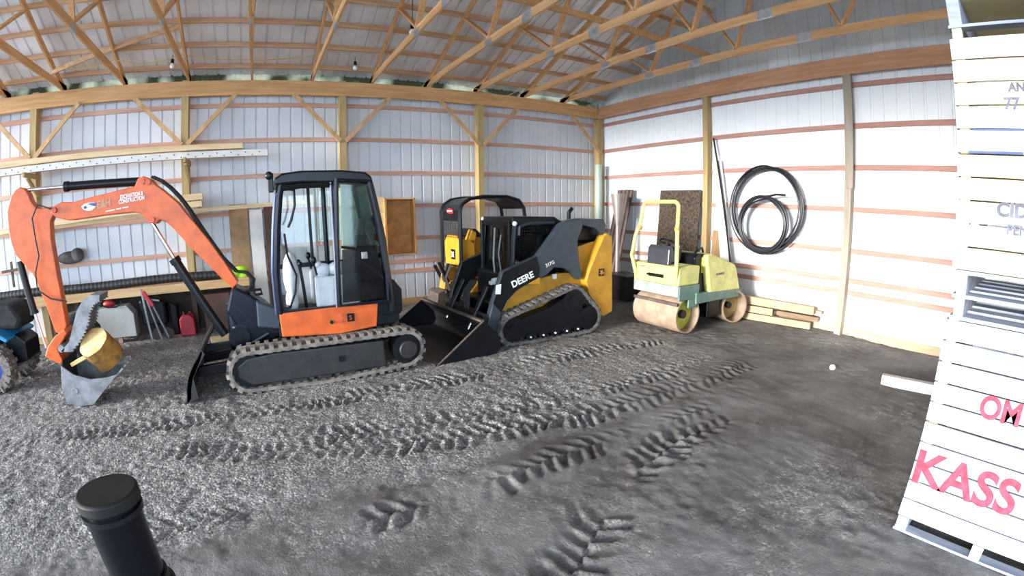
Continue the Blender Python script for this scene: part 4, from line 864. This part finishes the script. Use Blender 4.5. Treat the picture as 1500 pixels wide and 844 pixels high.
# red chain saw, tripod, bag, gas can
sw = empty('red_blower', (-2.98, 9.02, .64), 'small red engine tool sitting on the white cabinet', 'tool')
MB().ball((-3.0, 9.02, .715), .12, .06, .07).build('housing', RED, sw, smooth=True)
MB().tube([(-3.1, 8.95, .70), (-3.0, 8.94, .66), (-2.85, 8.93, .66), (-2.72, 8.93, .72), (-2.75, 8.93, .78)], .015, 8).build('handle', BLACK, sw, smooth=True)
tp = empty('folded_mower', (-2.15, 9.0, 0), 'dark folded push tool with red bracket standing right of the cabinet', 'tool')
MB().bar((-2.33, 8.9, .92), (-2.22, 8.80, 0), .035, .035).bar((-2.25, 8.92, .75), (-2.05, 8.84, .02), .03, .03).bar((-2.30, 8.92, .75), (-2.02, 8.90, .70), .03, .03).bar((-2.18, 8.92, .7), (-1.92, 8.86, .03), .03, .03).build('frame', GREY, tp)
MB().prism([(-2.42, .25), (-1.95, .22), (-1.95, .62), (-2.1, .74), (-2.45, .72)], 9.02, 9.28).build('bag', BLACK, tp, bevel=.05)
MB().bar((-2.30, 8.88, .88), (-2.14, 8.88, .62), .05, .07).build('red_bracket', RED, tp, bevel=.01)
for x_ in (-2.15, -1.93): MB().cyl((x_, 8.9, .10), (x_, 8.96, .10), .10, n=20).build('wheel', RUBBERB, tp, smooth=True)
gc = empty('fuel_can', (-1.58, 9.05, 0), 'red fuel can on the ground under the bench', 'can')
MB().prism([(-1.72, 0), (-1.44, 0), (-1.44, .30), (-1.52, .38), (-1.66, .38), (-1.72, .30)], 8.95, 9.15).build('body', RED, gc, bevel=.025)
MB().cyl((-1.62, 9.05, .37), (-1.62, 9.05, .43), .03).build('cap', BLACK, gc, smooth=True)
MB().tube([(-1.57, 9.05, .37), (-1.52, 9.05, .42), (-1.47, 9.05, .34)], .012, 8).build('handle', RED, gc, smooth=True)
tag(MB().prism([(-1.92, .0), (-1.77, .0), (-1.76, .55), (-1.90, .6)], 9.12, 9.32).build('tool_bag', BLACK, bevel=.03), 'black bag slumped beside the fuel can under the bench', 'bag')
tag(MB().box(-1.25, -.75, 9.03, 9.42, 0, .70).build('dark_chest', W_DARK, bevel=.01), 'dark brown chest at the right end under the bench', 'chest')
tag(MB().bar((-1.1, 8.3, .03), (.0, 8.5, .03), .30, .05).build('scrap_plank', W_PALE, bevel=.004), 'flat plank on the ground behind the dozer blade', 'plank')
tag(MB().ball((-3.90, 9.62, 1.56), .26, .08, .12).ball((-3.72, 9.60, 1.60), .14, .08, .13).build('work_coat', mat('drab_cloth', (.13, .11, .10), .9, var=.3), smooth=True), 'drab grey bundle of cloth tucked on the wall rail inside the boom arch', 'cloth')
hv = MB().ball((-.50, 9.2, 1.09), .15, .08, .05).ball((-.46, 9.2, .96), .12, .08, .065).ball((-.60, 9.2, 1.02), .08, .06, .08)
tag(hv.build('safety_vest', HIVIS, smooth=True), 'bright yellow-green safety vest lying on the bench end behind the boom foot', 'vest')
tag(MB().bar((-5.1, 9.45, 1.15), (-5.1, 9.45, 1.62), .04, .04).bar((-5.3, 9.42, 1.45), (-4.85, 9.42, 1.47), .10, .05).build('wall_tool', RUST), 'rusty hand tool hung on the back wall at the far left', 'tool')
# open wooden box on the back wall
bx = empty('wall_box', (2.7, 9.6, 1.15), 'open orange-brown wooden box hung on the back wall right of the cab', 'box')
MB().box(2.36, 3.02, 9.64, 9.66, 1.12, 2.24).build('back_panel', TAN, bx)
MB().box(2.34, 2.38, 9.25, 9.66, 1.10, 2.26).build('side', TAN, bx); MB().box(3.0, 3.03, 9.38, 9.66, 1.10, 2.26).build('side', TAN, bx)
MB().box(2.34, 3.03, 9.38, 9.66, 2.24, 2.27).build('top', W_PURL, bx); MB().box(2.34, 3.03, 9.38, 9.66, 1.09, 1.12).build('bottom', W_PURL, bx)
MB().box(2.20, 2.34, 9.30, 9.34, 1.5, 2.30).build('lid_board', W_PALE, bx)

# ================================================================== QUAD BIKE
qd = empty('quad_bike', (-4.75, 7.1, 0), 'blue and black quad bike parked at the left edge, knobby tyre showing', 'quad bike')
def wheel(cx, y0, y1, r):
    w = MB().ring((cx, y0, r), (cx, y1, r), r*.92, r*.52, n=30)
    for i in range(16):
        an = 2*PI*i/16
        for ya, yb, o in ((y0, (y0+y1)/2, 0), ((y0+y1)/2, y1, PI/16)):
            c_ = Vector((cx+r*.95*math.cos(an+o), 0, r+r*.95*math.sin(an+o)))
            w.bar((c_.x, ya, c_.z), (c_.x, yb, c_.z), .05, .045, up=(math.cos(an+o), 0, math.sin(an+o)))
        c_ = Vector((math.cos(an), 0, math.sin(an)))
        w.bar((cx+c_.x*r*.75, y0-.006, r+c_.z*r*.75), (cx+c_.x*r*.97, y0-.004, r+c_.z*r*.97), .03, .05, up=(0, 1, 0))
    t = w.build('tyre', RUBBER, qd)
    MB().cyl((cx, y0+.04, r), (cx, y1-.02, r), r*.50, n=24).build('rim', BLUED, t, smooth=True)
for cx in (-4.20, -5.45):
    wheel(cx, 6.62, 6.86, .345); wheel(cx, 7.45, 7.69, .345)
MB().prism([(-5.6, .35), (-4.0, .33), (-3.95, .55), (-4.1, .72), (-5.5, .72)], 6.92, 7.42).build('frame', BLACK, qd, bevel=.03)
MB().prism([(-4.65, .78), (-4.45, .90), (-4.05, .86), (-3.85, .72), (-3.88, .68), (-4.1, .80), (-4.45, .83), (-4.62, .72)], 6.66, 7.62).build('front_fender', BLUEP, qd, bevel=.02)
MB().prism([(-5.9, .72), (-5.75, .86), (-5.25, .9), (-5.0, .78), (-5.02, .74), (-5.3, .82), (-5.7, .8)], 6.66, 7.62).build('rear_fender', BLUEP, qd, bevel=.02)
MB().prism([(-5.5, .85), (-4.7, .85), (-4.6, .98), (-4.8, 1.02), (-5.45, 1.0)], 6.98, 7.36).build('seat', BLACK, qd, bevel=.04)
MB().prism([(-4.35, .85), (-3.75, .80), (-3.65, .95), (-3.8, 1.16), (-4.1, 1.20), (-4.4, 1.1)], 6.85, 7.45).build('cargo_bag', mat('black_canvas', (.02, .022, .022), .9, var=.3), qd, bevel=.07)
MB().tube([(-4.45, 6.75, 1.12), (-4.4, 6.95, 1.08), (-4.38, 7.17, 1.05), (-4.4, 7.4, 1.08), (-4.45, 7.6, 1.12)], .018, 8).build('handlebar', BLACK, qd, smooth=True)
MB().prism([(-4.0, .30), (-3.72, .35), (-3.70, .62), (-3.85, .74), (-4.02, .70)], 6.92, 7.42).build('front_bumper', BLACK, qd, bevel=.03)
sm = tag(MB().prism([(-3.8, 0), (-3.0, 0), (-3.05, .45), (-3.3, .75), (-3.72, .7)], 8.0, 8.6).build('tarp_heap', mat('dark_tarp', (.03, .025, .03), .9, var=.3), bevel=.08), 'dark tarp heap on the ground between quad bike and cabinet', 'tarp')

# ================================================================== CRATE STACK
CX, CY = 3.19, .495
def crate(z0, z1, rows, mats, label, runner=True, off=0.0, rh=.115):
    w, dpt = 1.22, 1.22
    x0, x1, y1, y0 = CX+off, CX+off+w, CY, CY-dpt
    r = empty('apple_crate', ((x0+x1)/2, (y0+y1)/2, z0), label, 'crate', 'wooden fruit crates in the stack')
    zb = z0+(rh if runner else .0)
    hgt = (z1-zb)/rows; g = .010
    for i in range(rows):
        a, b = zb+i*hgt+g/2, zb+(i+1)*hgt-g/2; m_ = mats[i % len(mats)]
        MB().box(x0, x0+.018, y0, y1, a, b).build('board', m_, r, bevel=.002)
        MB().box(x1-.018, x1, y0, y1, a, b).build('board', m_, r)
        MB().box(x0+.02, x1-.02, y1-.018, y1, a, b).build('board', m_, r); MB().box(x0+.02, x1-.02, y0, y0+.018, a, b).build('board', m_, r)
    MB().box(x0+.02, x1-.02, y0+.02, y1-.02, zb, zb+.02).build('bottom', CREAMY, r)
    for xx in (x0+.02, x1-.08):
        for yy in (y0+.02, y1-.08): MB().box(xx, xx+.06, yy, yy+.06, zb+.02, z1-.004).build('corner_post', CREAMY, r)
    if runner:
        for yy in (y1-.09, (y0+y1)/2-.04, y0+.0): MB().box(x0, x1, yy, yy+.08, z0+.018, zb).build('runner', CREAMB, r)
        for xx in (x0, x1-.09): MB().box(xx, xx+.09, y0, y1, z0, z0+.018).build('skid_board', CREAMB, r)
    return r
c1 = crate(0.0, .805, 5, [CREAMB, CREAMW, CREAMB], 'bottom crate of the stack, red letters KASS on whitewashed boards')
c2 = crate(.808, 1.455, 5, [CREAMW, CREAMB], 'second crate up, red letters OM on whitewashed boards', runner=False, off=.0)
def stext(body, size, y, z, m_, par, sx=1.0, x=CX, tilt=0, bold=.004): return text('lettering', body, size, (x-.003, y, z), (0, -1, tilt), (0, 0, 1), m_, par, sx=sx, font_bold=bold)
stext('KASS', .32, .495, .39, INKR, c1, 1.02, bold=.008)
stext('OM', .19, .18, .93, INKR, c2, .9, bold=.006)
# slatted pallet section
pl = empty('wooden_pallet', (CX+.61, CY-.61, 1.458), 'open slatted pallet between the whitewashed crates and the yellowish ones', 'pallet')
for z in (1.458, 1.585, 1.722):
    for i in range(5): MB().box(CX-.01 if i == 0 else CX+.02+i*.25, CX+.16+i*.25, CY-1.2, CY-.02, z, z+.022).build('slat', CREAMB, pl)
for yy in (CY-.10, CY-.64, CY-1.2):
    MB().box(CX, CX+1.2, yy, yy+.06, 1.48, 1.585).box(CX, CX+1.2, yy, yy+.06, 1.607, 1.722).build('block', CREAMW, pl)
c3 = crate(1.748, 2.405, 5, [CREAMY, CREAML, CREAML, CREAMY], 'third crate up, stencilled CID PEN, above the slatted pallet', runner=False)
c4 = crate(2.41, 3.085, 5, [CREAML, CREAML, CREAMY, CREAMY], 'fourth crate up, stencilled AN 77, under the topmost crate', runner=False, off=-.01)
for yy in (CY-.08, CY-1.2): MB().box(CX+.01, CX+.07, yy, yy+.06, 3.085, 3.15).build('post_top', CREAMY, c4)
c5 = crate(3.15, 3.96, 4, [CREAMY, CREAML], 'topmost crate of the stack with its dark open gap at the foot', runner=True, rh=.2)
stext('AN', .07, .165, 2.755, INKD, c4, x=CX-.01, bold=.003); stext('77', .095, .20, 2.655, INKD, c4, x=CX-.01, bold=.003)
stext('M', .08, .085, 2.185, INKD, c3, bold=.003); stext('CID', .105, .25, 2.07, INKD, c3, bold=.005, sx=1.05); stext('PEN', .075, .185, 1.975, INKD, c3, bold=.003)
MB().box(CX-.013, CX-.009, CY-.50, CY-.10, 2.535, 2.545).build('blue_edge', INKB, c4); MB().box(CX-.014, CX-.009, CY-.40, CY-.07, 2.408, 2.422).build('blue_edge', INKB, c4)

# ================================================================== FOREGROUND STACK PIPE
fx, fy = -.405, .92
fp = empty('exhaust_stack', (fx, fy, 0), 'black capped upright pipe with a ring clamp, close by at the lower left', 'pipe')
MB().cyl((fx, fy, 0), (fx, fy, 1.50), .062, n=40).build('pipe', mat('stack_paint', (.002, .002, .004), .25, spec=.3), fp, smooth=True)
MB().cyl((fx, fy, 1.482), (fx, fy, 1.512), .070, n=40).build('cap', mat('cap_plastic', (.012, .011, .010), .6, var=.15, spec=.2), fp, smooth=True, bevel=.006)
MB().ring((fx, fy, 1.462), (fx, fy, 1.474), .069, .055, n=40).build('cap_ring', BLACK, fp, smooth=True)
MB().ring((fx, fy, 1.27), (fx, fy, 1.295), .068, .055, n=40).ring((fx, fy, 1.25), (fx, fy, 1.262), .078, .06, n=40).build('clamp', BLACK, fp, smooth=True)

# ================================================================== LIGHT
w = bpy.data.worlds.new('world'); S.world = w; w.use_nodes = True
bg = w.node_tree.nodes['Background']; bg.inputs[0].default_value = (.62, .79, 1.0, 1); bg.inputs[1].default_value = 1.95
sl = bpy.data.lights.new('sun', 'SUN'); sl.energy = 3.0; sl.angle = math.radians(16); sl.color = (1.0, .97, .92)
so = bpy.data.objects.new('sun', sl); COL.objects.link(so); so.rotation_euler = Vector((1, .13, -.15)).to_track_quat('-Z', 'Y').to_euler()
